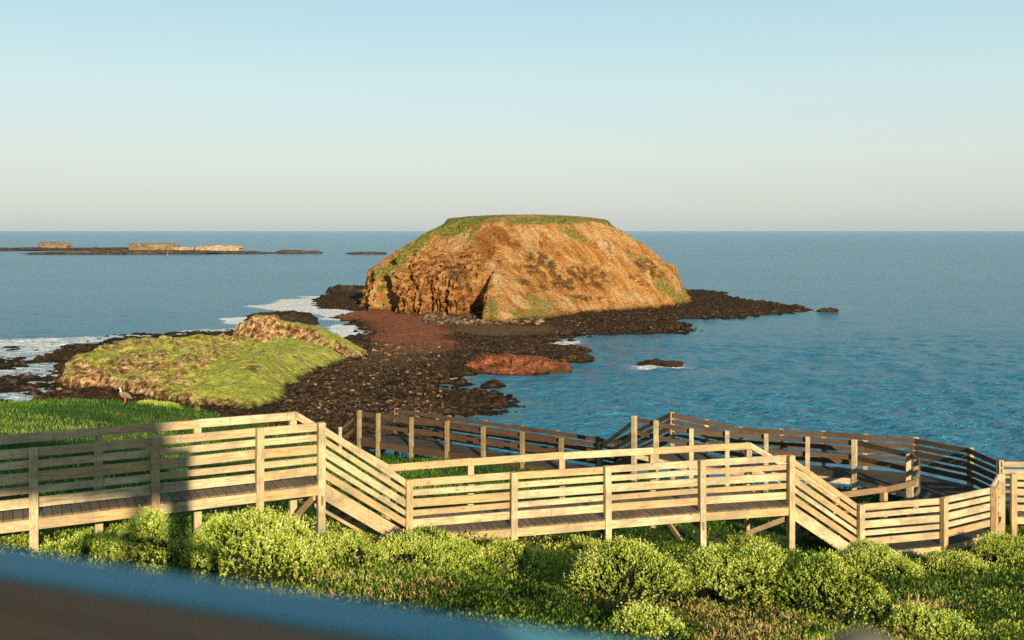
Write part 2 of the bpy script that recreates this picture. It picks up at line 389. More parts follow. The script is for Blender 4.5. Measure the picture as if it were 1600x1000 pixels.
# ------------------------------------------------------------------ shore polygons (traced outlines laid on the sea plane)
def poly(pts): return np.array([((x-800)*H/(y-HY), H*F/(y-HY)) for x, y in pts])
def sdist(P, X, Y):
    n = len(P); best = np.full(X.shape, 1e9); inside = np.zeros(X.shape, bool)
    for i in range(n):
        x0, y0 = P[i]; x1, y1 = P[(i+1) % n]; dx, dy = x1-x0, y1-y0
        t = np.clip(((X-x0)*dx+(Y-y0)*dy)/(dx*dx+dy*dy+1e-9), 0, 1)
        best = np.minimum(best, np.hypot(X-x0-t*dx, Y-y0-t*dy))
        if dy != 0:
            c = ((y0 > Y) != (y1 > Y)) & (X < dx*(Y-y0)/dy+x0); inside ^= c
    return np.where(inside, best, -best)
MAIN = poly([(-260,700),(-230,640),(40,640),(90,618),(110,600),(95,575),(60,560),(120,540),(220,545),(330,520),(430,527),(500,540),(560,527),(588,522),(575,510),(545,502),(530,492),(590,486),(512,480),(505,468),(520,460),(560,450),(700,440),(1000,440),(1065,452),(1120,457),(1150,468),(1205,473),(1262,484),(1200,490),(1130,496),(1030,497),(1078,512),(1062,519),(940,522),(872,525),(858,533),(800,548),(792,556),(750,560),(742,575),(740,583),(690,590),(655,598),(700,601),(696,606),(640,612),(700,614),(740,612),(783,630),(765,637),(700,646),(655,655),(640,680),(560,690),(430,700)])
FING = [poly([(760,540),(850,543),(916,545),(914,550),(850,553),(780,552)]), poly([(835,553),(880,552),(925,557),(920,563),(880,566),(850,560)]),
        poly([(745,562),(790,557),(870,566),(882,575),(850,583),(800,585),(750,582)]), poly([(760,600),(782,600),(785,605),(760,605)])]
LEFTR = [poly([(115,545),(140,528),(200,520),(270,520),(340,513),(392,520),(400,545),(240,548)]), poly([(-80,560),(0,552),(60,556),(100,560),(60,575),(-80,578)]),
         poly([(-80,543),(0,538),(42,540),(40,548),(-60,552)]), poly([(-80,590),(0,586),(90,575),(120,600),(80,625),(40,612),(-80,620)]), poly([(-80,625),(0,622),(30,628),(90,618),(110,640),(-80,640)])]
REDP = poly([(500,498),(560,486),(640,484),(720,488),(712,505),(690,520),(700,540),(690,552),(640,556),(590,545),(600,520),(560,502)])
SANDP = poly([(700,500),(860,516),(840,524),(760,528),(700,515)])
SANDQ = poly([(520,555),(600,552),(660,556),(650,572),(560,585),(500,575)])
def shelf_z(X, Y):
    m = sdist(MAIN, X, Y)
    fine = fbm(X*.45, Y*.45, 0, 4, 31); big = fbm(X*.09, Y*.09, 0, 4, 32); rg = ridged(X*.33, Y*.33, 0, 5, 33)
    rd = sst(-3, 2.5, sdist(REDP, X, Y)+big*5); sd = sst(-3, 3, sdist(SANDP, X, Y)+big*5)
    amp = 1-.8*np.maximum(rd, sd)
    z = np.clip((m+fine*2.6)*.22, -1.6, .22)+amp*(rg*.5+fine*.35+.25*big+.18*ridged(X*1.1, Y*1.1, 0, 3, 37))+(1-amp)*.12
    st = z*3.2+.3*fine; z = np.where(z > .05, z*.45+.55*(np.floor(st)+sst(.35, .65, st-np.floor(st)))/3.2, z)+.10*ridged(X*.9+5, Y*.9, 0, 3, 39)*amp
    z = z-.55*sst(.10, .42, fbm(X*.07+3, Y*.16, 0, 3, 40))*sst(16, 8, m)*sst(26, 22, -Y*0+24)
    for q in FING:
        s = sdist(q, X, Y); z = np.maximum(z, np.clip((s+fine*1.2)*.55, -1.6, .75)+.3*rg)
    for q in LEFTR:
        s = sdist(q, X, Y); z = np.maximum(z, np.clip((s+fine*5.0-1.6)*.15, -1.6, .22)+.30*rg+.25*fine-.30)
    z = np.where(m > 0, np.maximum(z, -.6+.0*z), z)
    return z, rd, sd, m
def pxgrid(xs, ys):
    A, B = np.meshgrid(xs, ys); D = H*F/(B-HY); return (A-800)/F*D, D
sx, sy = pxgrid(np.arange(-220, 1420, 2.0), np.concatenate([np.arange(438, 560, .5), np.arange(560, 705, .9)]))
sz, rd, sd, mm = shelf_z(sx, sy)
rd = np.maximum(rd, sst(-1, 1, sdist(FING[2], sx, sy)+fbm(sx*.4, sy*.4, 0, 3, 3)))
sd2 = np.maximum(sd, .55*sst(-4, 4, sdist(SANDQ, sx, sy)+4*fbm(sx*.2, sy*.2, 0, 3, 4)))
fa = gridfaces(*sx.shape); zf = sz.ravel()[fa]; keep = zf.max(1) > -.45
me = npmesh('rock_shelf', np.stack([sx, sy, sz], -1).reshape(-1, 3), fa[keep], {'red': rd, 'sand': sd2}, True)
props(link('rock_shelf', me, 'reef_rock'), 'dark wave cut rock shelf joining the shore to the island', None, None, 'structure')

# ------------------------------------------------------------------ sea
ys_ = np.concatenate([[361.02, 361.06, 361.15, 361.3, 361.6, 362, 363, 365], np.arange(368, 430, 4), np.arange(430, 715, .75), [720, 760, 820, 1000, 1500, 2600]])
xs_ = np.concatenate([np.arange(-3000, -200, 200), np.arange(-200, -20, 6.0), np.arange(-20, 1630, 1.7), np.arange(1630, 1800, 8.0), np.arange(1800, 4600, 150)])
wx, wy = pxgrid(xs_, ys_)
wz, _, _, wm = shelf_z(wx, wy)
dyr = wy*wy/(H*F)*.75
FOAMP = [(poly([(395,478),(470,462),(540,462),(580,470),(560,500),(575,520),(530,528),(500,520),(520,500),(480,490),(430,492)]), 1.0, 3),
         (poly([(-150,540),(0,528),(120,524),(250,520),(400,508),(400,518),(250,530),(120,536),(60,552),(0,545),(-150,560)]), .9, 2.5),
         (poly([(335,496),(390,494),(430,506),(420,512),(350,504)]), 1.1, 1.5), (poly([(-100,545),(130,545),(120,610),(70,640),(-100,650)]), .82, 2.5),
         (poly([(480,530),(560,505),(590,520),(560,528)]), .8, 2),
         (poly([(855,533),(915,523),(925,529),(850,545)]), .9, 2), (poly([(650,592),(700,584),(750,588),(700,600)]), .85, 2), (poly([(1100,458),(1150,462),(1180,470),(1140,476)]), .7, 5),
         (poly([(1240,486),(1330,478),(1340,488),(1250,494)]), .75, 4), (poly([(985,566),(1060,563),(1075,571),(1000,574)]), .9, 1.5), (poly([(1040,500),(1080,508),(1085,520),(1040,520)]), .8, 2),
         (poly([(580,664),(660,664),(660,690),(580,700)]), .85, 2)]
foam = .72*sst(-.55, -.02, wz)*sst(1.2, .2, wz)*np.where(wx < -20, 1.1, .75)*sst(-.25, .25, fbm(wx*.06, wy*.06, 0, 3, 71))
for q, a, w in FOAMP: foam = np.maximum(foam, a*sst(-w, w, sdist(q, wx, wy)+2*w*fbm(wx*.12, wy*.12, 0, 4, 72)))
wh = -.16+0*wx
for lam, amp, sd_ in ((.7, .13, 1), (1.4, .27, 2), (2.8, .36, 3), (6, .16, 4)):
    g_ = sst(.42, .22, dyr/lam)*amp*(sst(900, 3000, wy)*-1+1)
    wh = wh+g_*fbm((wx*.8+wy*.35)/lam, (wy*1.25-wx*.3)/lam, 0, 2, 300+sd_)*(.15+.85*sst(.0, -1.4, wz))
me = npmesh('sea', np.stack([wx, wy, wh], -1).reshape(-1, 3), gridfaces(*wx.shape), {'foam': foam, 'shallow': sst(-1.5, -.1, wz)}, True)
props(link('sea', me, 'sea_water'), 'rippled blue sea reaching the horizon', None, None, 'structure')

# ------------------------------------------------------------------ Round flat topped island
CX, CY = 3.0, 285.0
TK = np.array([0, .1, .25, .45, .65, .85, 1.0])
PR = {  # theta: radii at TK
 0: (47.5, 46, 45, 43, 37.6, 30.5, 21.5), 341: (45, 43.5, 42.5, 40.5, 35, 28.5, 23), 320: (41.5, 40, 38, 34.5, 30.5, 26, 22), 302: (42, 40.5, 38, 33.5, 29, 25, 21.5),
 290: (45, 43, 40, 34.5, 29.5, 25, 21.5), 280: (51, 48, 43, 36, 30, 25, 21.5), 273: (60, 56, 48, 38, 31, 25, 21.5), 268: (67.5, 65, 56, 41, 32, 25, 21.5), 264.5: (69.5, 67.5, 61, 46, 33.5, 25, 21.5),
 261.8: (67, 66, 61.5, 48, 34.5, 25.5, 21.5), 260.6: (60, 60, 58, 48, 34.5, 25.7, 21.5), 259.8: (46, 46, 47, 45.5, 34.5, 26, 21.5), 255.6: (45.5, 46, 47.5, 46.5, 35, 26.5, 22), 253.2: (53.5, 53.5, 53.5, 48.5, 35.5, 27, 22), 250: (54, 53.7, 52.5, 48.5, 36.5, 27.5, 22), 243: (52, 51.7, 51, 47.5, 37.5, 28.5, 22),
 236: (51, 50.5, 49.8, 46.5, 37.5, 28.5, 21.8), 229: (50, 49.6, 48.6, 45.5, 37, 28.3, 21.5), 220: (48.5, 47.5, 46, 43, 36.0, 27.8, 21.2), 208: (47, 45.5, 44, 42, 36, 28.6, 21),
 192: (45.5, 44, 43, 41, 35, 27.8, 21), 180: (45, 43.8, 42.8, 40.6, 34.5, 27.4, 21), 160: (46, 44.5, 43, 40.5, 34.5, 28, 22.5), 130: (46, 45, 44, 42, 38, 34, 31), 90: (48, 47, 46, 44, 41, 38, 36), 50: (48, 47, 46, 43, 39, 35, 31), 20: (48, 46.5, 45.5, 43.5, 38, 31, 26)}
th_k = np.array(sorted(PR)); Rk = np.array([PR[t] for t in th_k], float)
th_k = np.r_[th_k-360, th_k, th_k+360]; Rk = np.r_[Rk, Rk, Rk]
thn = np.unique(np.concatenate([np.linspace(175, 365, 760, endpoint=False), np.linspace(5, 175, 120, endpoint=False)]) % 360)
nt = 190; tt = np.linspace(-.06, 1, nt)
TH, T = np.meshgrid(thn, tt)
R7 = np.stack([np.interp(TH[0], th_k, Rk[:, i]) for i in range(7)], 0)
R = np.empty_like(TH)
for j in range(TH.shape[1]): R[:, j] = np.interp(tt, TK, R7[:, j])
a = np.radians(TH)
def gully(T_, TH_, th0, shift, wl, wr, deps, t0=.1, t1=.72):
    de = TH_-(th0-shift*sst(t0, t1, T_)); g = np.where(de > 0, sst(wr, wr*.15, de), sst(-wl, 0, de))
    return g*np.interp(T_, [0, .3, .6, .85, 1], deps)
gul = gully(T, TH+1.2*fbm(T*5, 0*T, 0, 3, 9), 229.5, 22, 11, 1.3, (13, 12.5, 10.0, 7.0, 1.8))
gul += gully(T, TH+1.2*fbm(T*6, 0*T, 0, 3, 19), 238, 22, 6, 1.0, (0, 0, 4.0, 4.5, 2.4), .3, .75)
gul += gully(T, TH, 214, 18, 5, 2, (2.5, 2.2, 1.6, .6, 0), .0, .7)+gully(T, TH, 202, 12, 5, 2, (2.5, 2, 1.4, .5, 0), .0, .7)
zr = 22.1+.4*(np.sin(a)+1)+1.4*np.maximum(np.sin(a), 0)+.25*fbm(np.cos(a)*6, np.sin(a)*6, 0, 3, 50)
Zi = T*zr
Xi = CX+R*np.cos(a); Yi = CY+R*np.sin(a)
# relief
flute = fbm(TH*.9, Zi*.10+2, 0, 5, 41)
rgi = ridged(Xi*.16, Yi*.16, Zi*.16, 5, 42); f3 = fbm(Xi*.5, Yi*.5, Zi*.5, 5, 43); low = fbm(Xi*.07, Yi*.07, Zi*.07, 3, 44)
strata = sst(224, 232, TH)*sst(260, 254, TH)*sst(.80, .60, T+.12*flute)
sleft = sst(185, 200, TH)*sst(232, 226, TH)*sst(.7, .4, T)
front = sst(262, 268, TH)*sst(372, 340, TH)
ledge = np.abs(((Zi*.42+.35*f3) % 1)-.5)*2
edgef = sst(1.0, .9, T)
fl2 = ridged(TH*.55, Zi*.06, 0, 4, 47)
disp = edgef*(strata*(3.0*fl2+.25*ledge-1.2+.8*rgi+.8*f3)+(1-strata)*(.75*low*3.2+1.3*rgi*(.3+.7*sst(.8, .3, T))+.75*f3)+sleft*(1.6*fl2)
   - 1.2*front*sst(.25, .5, T)*sst(.62, .5, T)*sst(-.1, .3, low))
# overhanging buttress left tip
fine_ = ridged(Xi*.8, Yi*.8, Zi*.8, 3, 48)
R2 = R-1.3*edgef+disp-gul+edgef*.75*fine_
Xi = CX+R2*np.cos(a); Yi = CY+R2*np.sin(a); Zi = Zi+.25*edgef*f3*(T > .02)
# cap
caps = []
nc = 34
for q in range(1, nc+1):
    s_ = 1-q/nc; caps.append((CX+R2[-1]*s_*np.cos(a[0]), CY+R2[-1]*s_*np.sin(a[0]), zr[-1]*0+Zi[-1]+(24.5-Zi[-1])*(1-s_**3.2)))
Xc = np.stack([c[0] for c in caps]); Yc = np.stack([c[1] for c in caps]); Zc = np.stack([c[2] for c in caps])
Zc = Zc+.16*fbm(Xc*.8, Yc*.8, 0, 3, 49)
Xa, Ya, Za = (np.concatenate([p, q]) for p, q in ((Xi, Xc), (Yi, Yc), (Zi, Zc)))
nr, ncol = Xa.shape
idx = np.arange(nr*ncol).reshape(nr, ncol); nx = np.roll(idx, -1, 1)
fa = np.stack([idx[:-1], nx[:-1], nx[1:], idx[1:]], -1).reshape(-1, 4)
Ta = np.concatenate([T, np.ones_like(Xc)]); THa = np.concatenate([TH, np.tile(TH[0], (nc, 1))])
ng = fbm(Xa*.18, Ya*.18, Za*.18, 4, 60)
rimw = .0+.05*ng+.14*sst(240, 226, THa)
green = sst(1-rimw-.03, 1-rimw+.01, Ta)
green = np.maximum(green, 0*sst(-3, 3, (237-20*sst(.35, .8, Ta)+26*sst(.82, 1, Ta))-THa+6*ng)*sst(150, 190, THa)*sst(.10, .45, Ta+.35*ng)*.95)   # grassy left shoulder
green = np.maximum(green, .85*np.clip(1-np.abs(THa-(246-20*(Ta-.6)))/5, 0, 1)*sst(.72, .82, Ta))
green = np.maximum(green, .8*sst(259.8, 262, THa)*sst(283, 272, THa)*sst(.36, .22, Ta)*sst(-.15, .2, ng))
green = np.maximum(green, .7*sst(325, 335, THa)*sst(.5, .2, Ta)*sst(-.1, .2, ng))
sta = np.concatenate([strata, np.zeros_like(Xc)])
mid = sst(.12, .3, Ta)*sst(.75, .6, Ta)*sst(262, 268, THa)
ipx = 800+Xa/Ya*F+16*fbm(Xa*.25, Ya*.1, Za*.25, 5, 61, .62); ipy = HY-(Za-H)/Ya*F+12*fbm(Xa*.25+9, Ya*.1, Za*.25, 5, 62, .62)
def blob(L):
    o = np.zeros_like(Xa)
    for cx_, cy_, rx, ry, ro in L:
        c_, s_ = math.cos(math.radians(ro)), math.sin(math.radians(ro)); u_ = ((ipx-cx_)*c_+(ipy-cy_)*s_)/rx; v_ = (-(ipx-cx_)*s_+(ipy-cy_)*c_)/ry
        o = np.maximum(o, sst(1.15, .7, np.hypot(u_, v_)))
    return o*(Ya < 300)
green = np.maximum(green, blob([(655, 378, 52, 9, -42), (632, 400, 36, 6, -48), (688, 352, 26, 10, -25), (592, 425, 16, 8, -45), (597, 448, 12, 7, -30), (612, 408, 22, 7, -40), (706, 347, 30, 6, -5)])*.95)
basalt = blob([(842, 412, 30, 19, 20), (885, 428, 30, 13, 5), (930, 433, 34, 20, 20), (1015, 420, 34, 13, 30), (1045, 400, 18, 10, 50), (855, 444, 50, 7, 3), (915, 462, 34, 4, 4), (1000, 440, 16, 8, 20), (720, 432, 26, 12, 40), (775, 402, 10, 7, 30)])
basalt = basalt*sst(-.28, .12, fbm(Xa*.7, Ya*.5, Za*.9, 4, 63))
rust = blob([(762, 380, 20, 30, 10), (790, 372, 34, 12, 35), (745, 350, 7, 18, 20)])
pale = blob([(715, 378, 34, 15, -40), (850, 366, 60, 12, 10), (930, 372, 60, 14, 35), (820, 385, 50, 8, 45), (700, 350, 40, 8, 0), (985, 405, 20, 5, 45), (770, 425, 28, 6, 60), (830, 475, 60, 10, 0), (920, 480, 90, 6, 0), (975, 465, 60, 7, 0)])
green = np.maximum(green, blob([(598, 432, 22, 22, -45), (606, 470, 10, 10, 0)])*.55*sst(-.3, .2, ng))
green = np.maximum(green, blob([(890, 362, 20, 7, 35), (905, 372, 8, 5, 30), (984, 396, 6, 5, 0), (1002, 408, 10, 5, 40), (950, 384, 16, 3, 45), (905, 400, 22, 3, 45), (815, 497, 26, 10, 40), (853, 482, 9, 9, 0), (1055, 458, 26, 8, 45), (1030, 448, 14, 6, 40), (895, 468, 10, 4, 0)])*.75)
me = npmesh('island', np.stack([Xa, Ya, Za], -1).reshape(-1, 3), fa, {'green': green, 'strata': sta, 'mid': basalt, 'rust': rust, 'pale': pale}, True)
props(link('island', me, 'island_rock'), 'flat topped ochre cliffed island with a grassy crown', None, None, 'structure')

# ------------------------------------------------------------------ green knoll by the shore
hx = np.arange(-62, -14, .24); hy = np.arange(104, 172, .3); HX, HYY = np.meshgrid(hx, hy)
KN = poly([(88,606),(100,585),(108,574),(125,566),(160,557),(215,551),(250,548),(330,545),(420,545),(480,548),(548,566),(500,582),(470,595),(455,612),(448,628),(420,640),(380,644),(300,640),(240,630),(195,622),(150,610),(120,612)])
KC = [(118,571,128,0),(150,566,129,0),(215,560,133,0)]
kd = sdist(KN, HX, HYY)+1.2*fbm(HX*.25, HYY*.25, 0, 4, 80)
Kp = np.array([(-46,127,3.6),(-43,131,4.6),(-50,128,2.6),(-38,135,5.6),(-41,124,3.8),(-36,128,5.2),(-33,136,6.3),(-30,128,5.4),(-28,137,6.5),(-24,132,5.6),(-35,121,2.6),(-30,120,2.8),(-26,120,2.6),(-26,140,6.0),(-22,142,4.4),(-19,144,2.8),(-24,150,2.6),(-33,146,4.6),(-44,140,3.6),(-32,114,1.3),(-40,119,1.4)], float)
_d2 = (HX[..., None]-Kp[:, 0])**2+(HYY[..., None]-Kp[:, 1])**2; _w = 1/(_d2+6)**1.6
kh = (_w*Kp[:, 2]).sum(-1)/_w.sum(-1)
rg = ridged(HX*.14, HYY*.14, 0, 5, 81); ff = fbm(HX*.5, HYY*.5, 0, 4, 82)
left = sst(-34, -41, HX)
k1 = np.minimum(kh*.52+.35-left*.8*(1-ridged(HX*.3, HYY*.3, 0, 3, 86))+.45*rg+.34*ff+.8*fbm((HX+.4*HYY)*.10, HYY*.05, 0, 3, 85)+.1, (kd)*(.55+1.3*left)+.5)
# back outcrop
OC = poly([(356,548),(355,540),(362,536),(400,534),(450,536),(500,540),(545,548),(580,560),(560,566),(500,560),(440,556)])
od = sdist(OC, HX, HYY)+.8*fbm(HX*.4, HYY*.4, 0, 4, 83)
oh = np.interp(HX, [-46, -43.4, -42.6, -39.5, -38.6, -33, -28, -24, -20], [5.4, 7.4, 7.5, 7.2, 6.0, 5.2, 3.4, 1.8, .8])
k2 = np.minimum(oh*.80+.35*rg+.25*ff, od*np.interp(HX, [-42, -36], [2.6, 1.1])+.4)
KZ = np.maximum(k1, k2)
gyy, gxx = np.gradient(KZ, .3, .24); slope = np.hypot(gxx, gyy)
rock = sst(.55, 1.1, slope+.35*ff)*sst(-6, 1, 0*HX+2)
_kx = 800+HX/HYY*F; _ky = HY-(KZ-H)/HYY*F
for cx_, cy_, rx_, ry_ in ((150, 590, 38, 16), (190, 566, 18, 8), (235, 572, 26, 9), (215, 600, 22, 12), (120, 575, 14, 12), (300, 560, 14, 6), (395, 575, 14, 5), (320, 628, 60, 7)):
    rock = np.maximum(rock, .9*sst(1.3, .6, np.hypot((_kx-cx_)/rx_, (_ky-cy_)/ry_)+.7*ff+.5*fbm(HX*1.4, HYY*1.4, 0, 2, 87)))
rock = np.maximum(rock, left*sst(.25, .6, slope)*sst(-.3, .2, ff+.2)*.9)
rock = np.maximum(rock, .55*sst(.22, .5, fbm((HX+HYY*.5)*.22, HYY*.12, 0, 4, 84))*sst(2.0, 3.0, KZ))
fa = gridfaces(*HX.shape); keep = KZ.ravel()[fa].max(1) > .1
me = npmesh('knoll', np.stack([HX, HYY, KZ], -1).reshape(-1, 3), fa[keep], {'rock': rock}, True)
props(link('knoll', me, 'knoll_turf'), 'lime green grassy knoll with ochre rock scars on the shore', None, None, 'structure')

# ------------------------------------------------------------------ free standing rocks and islets
def rock_mesh(name, w, l, h, seed, flat=.5, rough=.25, nu=120, nv=34):
    u = np.linspace(0, 2*math.pi, nu, endpoint=False); v = np.linspace(-.25, math.pi/2, nv); U, V = np.meshgrid(u, v)
    e = 1-flat*.75
    cz = np.sign(np.sin(V))*np.abs(np.sin(V))**max(.25, e*.8); cr = np.abs(np.cos(V))**(e*.7)
    x = np.cos(U)*cr; y = np.sin(U)*cr; z = cz
    k = 1+rough*1.5*(ridged(x*1.7+seed, y*1.7, z*1.3, 4, seed)*.7+fbm(x*5, y*5, z*4+seed, 3, seed+5)*.5)
    x, y = x*k, y*k; z = z*(1+rough*1.6*fbm(x*3+seed, y*3, 0, 4, seed+9)+rough*.8*ridged(x*6, y*5, 0, 3, seed+2))
    i = np.arange(nu*nv).reshape(nv, nu); n = np.roll(i, -1, 1)
    f = np.stack([i[:-1], n[:-1], n[1:], i[1:]], -1).reshape(-1, 4)
    return npmesh(name, np.stack([x*w/2, y*l/2, z*h], -1).reshape(-1, 3), f, None, True)
def rock_thing(name, label, cat, x0, x1, ytop, ybase, mat, seed, flat=.5, depth=.5, rough=.25, group=None):
    d = H*F/(ybase-HY); w = (x1-x0)/F*d; h = H-(ytop-HY)/F*d
    c = ((x0+x1)/2-800)/F*d
    o = link(name, rock_mesh(name, w*.94, w*depth, h*(.78 if cat == 'islet' else .85), seed, flat, rough), mat); o.location = (c, d+w*depth*.4, -.05)
    return props(o, label, cat, group)
RG = 'islets in the far chain at left'
rock_thing('islet', 'small stepped brown islet, leftmost of the far chain near the horizon', 'islet', 59, 104, 378.5, 388.5, 'islet_brown', 3, .8, .5, .3, RG)
rock_thing('islet', 'long flat-topped brown islet in the middle of the far chain', 'islet', 196, 273, 378.2, 392, 'islet_brown', 4, .9, .45, .16, RG)
rock_thing('islet', 'pale cream flat-topped islet in the far chain', 'islet', 301, 374, 381.8, 392.5, 'islet_pale', 5, .9, .4, .18, RG)
rock_thing('islet', 'low pale hump between the brown and the pale flat-topped islets', 'islet', 268, 306, 385.2, 392, 'islet_pale', 6, .5, .5, .25, RG)
RR = 'low dark reefs around the far islets'
for x0, x1, yt, yb, sd_, lb in [(-60, 235, 387.3, 391.5, 21, 'long dark reef under the leftmost stepped islet'), (45, 185, 394, 397.5, 22, 'thin reddish reef lying in front of the long dark reef at far left'),
    (150, 330, 391.5, 397, 23, 'dark reef along the foot of the long brown islet'), (290, 402, 392.3, 396.5, 24, 'dark reef along the foot of the pale islet'), (395, 450, 394, 396, 26, 'thin dark reef running right from the pale islet'), (435, 474, 390.6, 396, 25, 'dark double-humped rock right of the pale islet'),
    (468, 501, 392, 395.8, 27, 'low dark rock touching the double-humped rock'), (546, 602, 393.6, 397, 28, 'low solitary brown reef just left of the big island')]:
    rock_thing('reef', lb, 'reef', x0, x1, yt, yb, 'islet_dark', sd_, .6, .16, .3, RR)
rock_thing('sea_rock', 'rounded black rock with white surf around it, left of the island', 'rock', 382, 489, 489, 508, 'black_rock', 31, .55, .5, .2)
rock_thing('sea_rock', 'flat dark rock slab off the left foot of the island', 'rock', 511, 590, 446, 458, 'black_rock', 32, .85, .3, .2)
rock_thing('sea_rock', 'small black rock awash in the open bay', 'rock', 1002, 1038, 563, 569, 'black_rock', 33, .2, .4, .5)
rock_thing('sea_rock', 'tiny low rock beside the black rock awash in the bay', 'rock', 1038, 1064, 564.5, 570, 'black_rock', 34, .3, .4, .5)
rock_thing('sea_rock', 'small dark rock with surf beyond the right tip of the reef', 'rock', 1281, 1309, 482, 487.5, 'black_rock', 35, .4, .4, .4)
rock_thing('sea_rock', 'rust red rock outcrop at the edge of the bay', 'rock', 744, 838, 562, 581, 'red_rock', 36, .8, .30, .42)
rock_thing('sea_rock', 'low red and black rock right of the rust red outcrop', 'rock', 822, 884, 568, 582, 'red_rock', 37, .8, .30, .45)
rock_thing('sea_rock', 'black rock below the lit left cliff of the island', 'rock', 330, 350, 520, 530, 'black_rock', 38, .5, .5, .4) if False else None
d_ = H*F/(399-HY)
mp = MB(((281-800)/F*d_, d_-30, 0)); mp.post((281-800)/F*d_, d_-30, -1, 3.6, .9, .2); props(mp.build('marker_post', 'marker_paint'), 'tiny dark red post standing in the sea before the pale hump', 'marker post')

# boulders: countless, one stuff mesh
def boulders():
    ico = [(0, .53, .85), (0, -.53, .85), (0, .53, -.85), (0, -.53, -.85), (.53, .85, 0), (-.53, .85, 0), (.53, -.85, 0), (-.53, -.85, 0), (.85, 0, .53), (-.85, 0, .53), (.85, 0, -.53), (-.85, 0, -.53)]
    fc = [(0, 1, 8), (0, 8, 4), (0, 4, 5), (0, 5, 9), (0, 9, 1), (1, 6, 8), (8, 6, 10), (8, 10, 4), (4, 10, 2), (4, 2, 5), (5, 2, 11), (5, 11, 9), (9, 11, 7), (9, 7, 1), (1, 7, 6), (3, 6, 7), (3, 7, 11), (3, 11, 2), (3, 2, 10), (3, 10, 6)]
    ico = np.array(ico); fc = np.array(fc)
    P = []
    def area(n, x0, x1, y0, y1, s0, s1, pl, zmin=.12):
        px = rng.uniform(x0, x1, n); py = rng.uniform(y0, y1, n); X = (px-800)*H/(py-HY); Y = H*F/(py-HY)
        z, r_, s_, m = shelf_z(X, Y); ok = (z > zmin)
        for x, y, zz in zip(X[ok], Y[ok], z[ok]): P.append((x, y, zz, s0+(s1-s0)*rng.random()**3, rng.random() < pl))
    area(3000, 440, 700, 575, 662, .05, .28, .22)
    area(1300, 665, 850, 490, 510, .12, .8, .6)
    area(700, 840, 1130, 478, 518, .08, .5, .10)
    area(500, 690, 920, 512, 575, .06, .4, .04)
    area(350, -60, 130, 560, 640, .15, .6, .05, -.05)
    area(500, 500, 700, 540, 570, .12, .4, .3)
    V = np.empty((len(P), 12, 3)); tn = np.empty((len(P), 12))
    for i, (x, y, z, s, p) in enumerate(P):
        q = ico*(1+.35*rng.uniform(-1, 1, (12, 3)))*s*np.array([rng.uniform(.8, 1.3), rng.uniform(.7, 1.2), rng.uniform(.5, .9)])
        V[i] = q+(x, y, z+s*.25); tn[i] = rng.uniform(.45, .95) if p else rng.uniform(0, .5)
    Fq = (fc[None]+12*np.arange(len(P))[:, None, None]).reshape(-1, 3)
    me = npmesh('boulders', V.reshape(-1, 3), Fq, {'tint': tn})
    props(link('boulders', me, 'boulder_rock'), 'scattered dark and cream boulders over the rock shelf', None, None, 'stuff')
boulders()

# ------------------------------------------------------------------ boardwalk
FIVE = [(0, .14), (.205, .115), (.385, .16), (.61, .11), (.79, .155)]     # (offset of upper edge, height)
TWO = [(0, .14), (.42, .14)]
TOP1 = [(0, .15)]
PW = .13
def norm2(p, q):
    d = Vector((q[0]-p[0], q[1]-p[1], 0)).normalized(); return Vector((-d.y, d.x, 0))
def miters(pts):
    ns = [norm2(pts[i], pts[i+1]) for i in range(len(pts)-1)]; out = []
    for i in range(len(pts)):
        if i == 0: n = ns[0]
        elif i == len(pts)-1: n = ns[-1]
        else:
            n = (ns[i-1]+ns[i]); n.normalize(); n = n/max(.5, n.dot(ns[i]))
        out.append(n)
    return out
def fence(name, label, cat, pts, inward, spec=FIVE, mats=('timber_pale', 'timber_post'), group=None, skip=(), post_up=.02, foot=None, post_w=PW, bw=.04, tops=None):
    """pts: post centres with z = top of the top rail; inward=+1 -> boards on the left side of the walking direction"""
    org = (pts[0][0], pts[0][1], gz1(pts[0][0], pts[0][1]))
    e = empty(name, org, label, cat, group); M = miters(pts)
    bd = [Vector(p)+m*inward*(post_w/2+bw/2+.003) for p, m in zip(pts, M)]
    for i, p in enumerate(pts):
        if i in skip: continue
        ang = math.atan2(M[i].y, M[i].x)
        b = MB(org); b.post(p[0], p[1], gz1(p[0], p[1])-.35, p[2]+post_up, post_w, ang, random.random()); b.build('post', mats[1], e)
    for i in range(len(pts)-1):
        for off, hh in spec:
            a = bd[i].copy(); c = bd[i+1].copy(); j = random.uniform(-.012, .012)
            a.z -= off+hh/2; c.z -= off+hh/2+j
            b = MB(org); b.beam(a, c, bw, hh, .003, tint=random.random()); b.build('rail', mats[0], e)
    return e
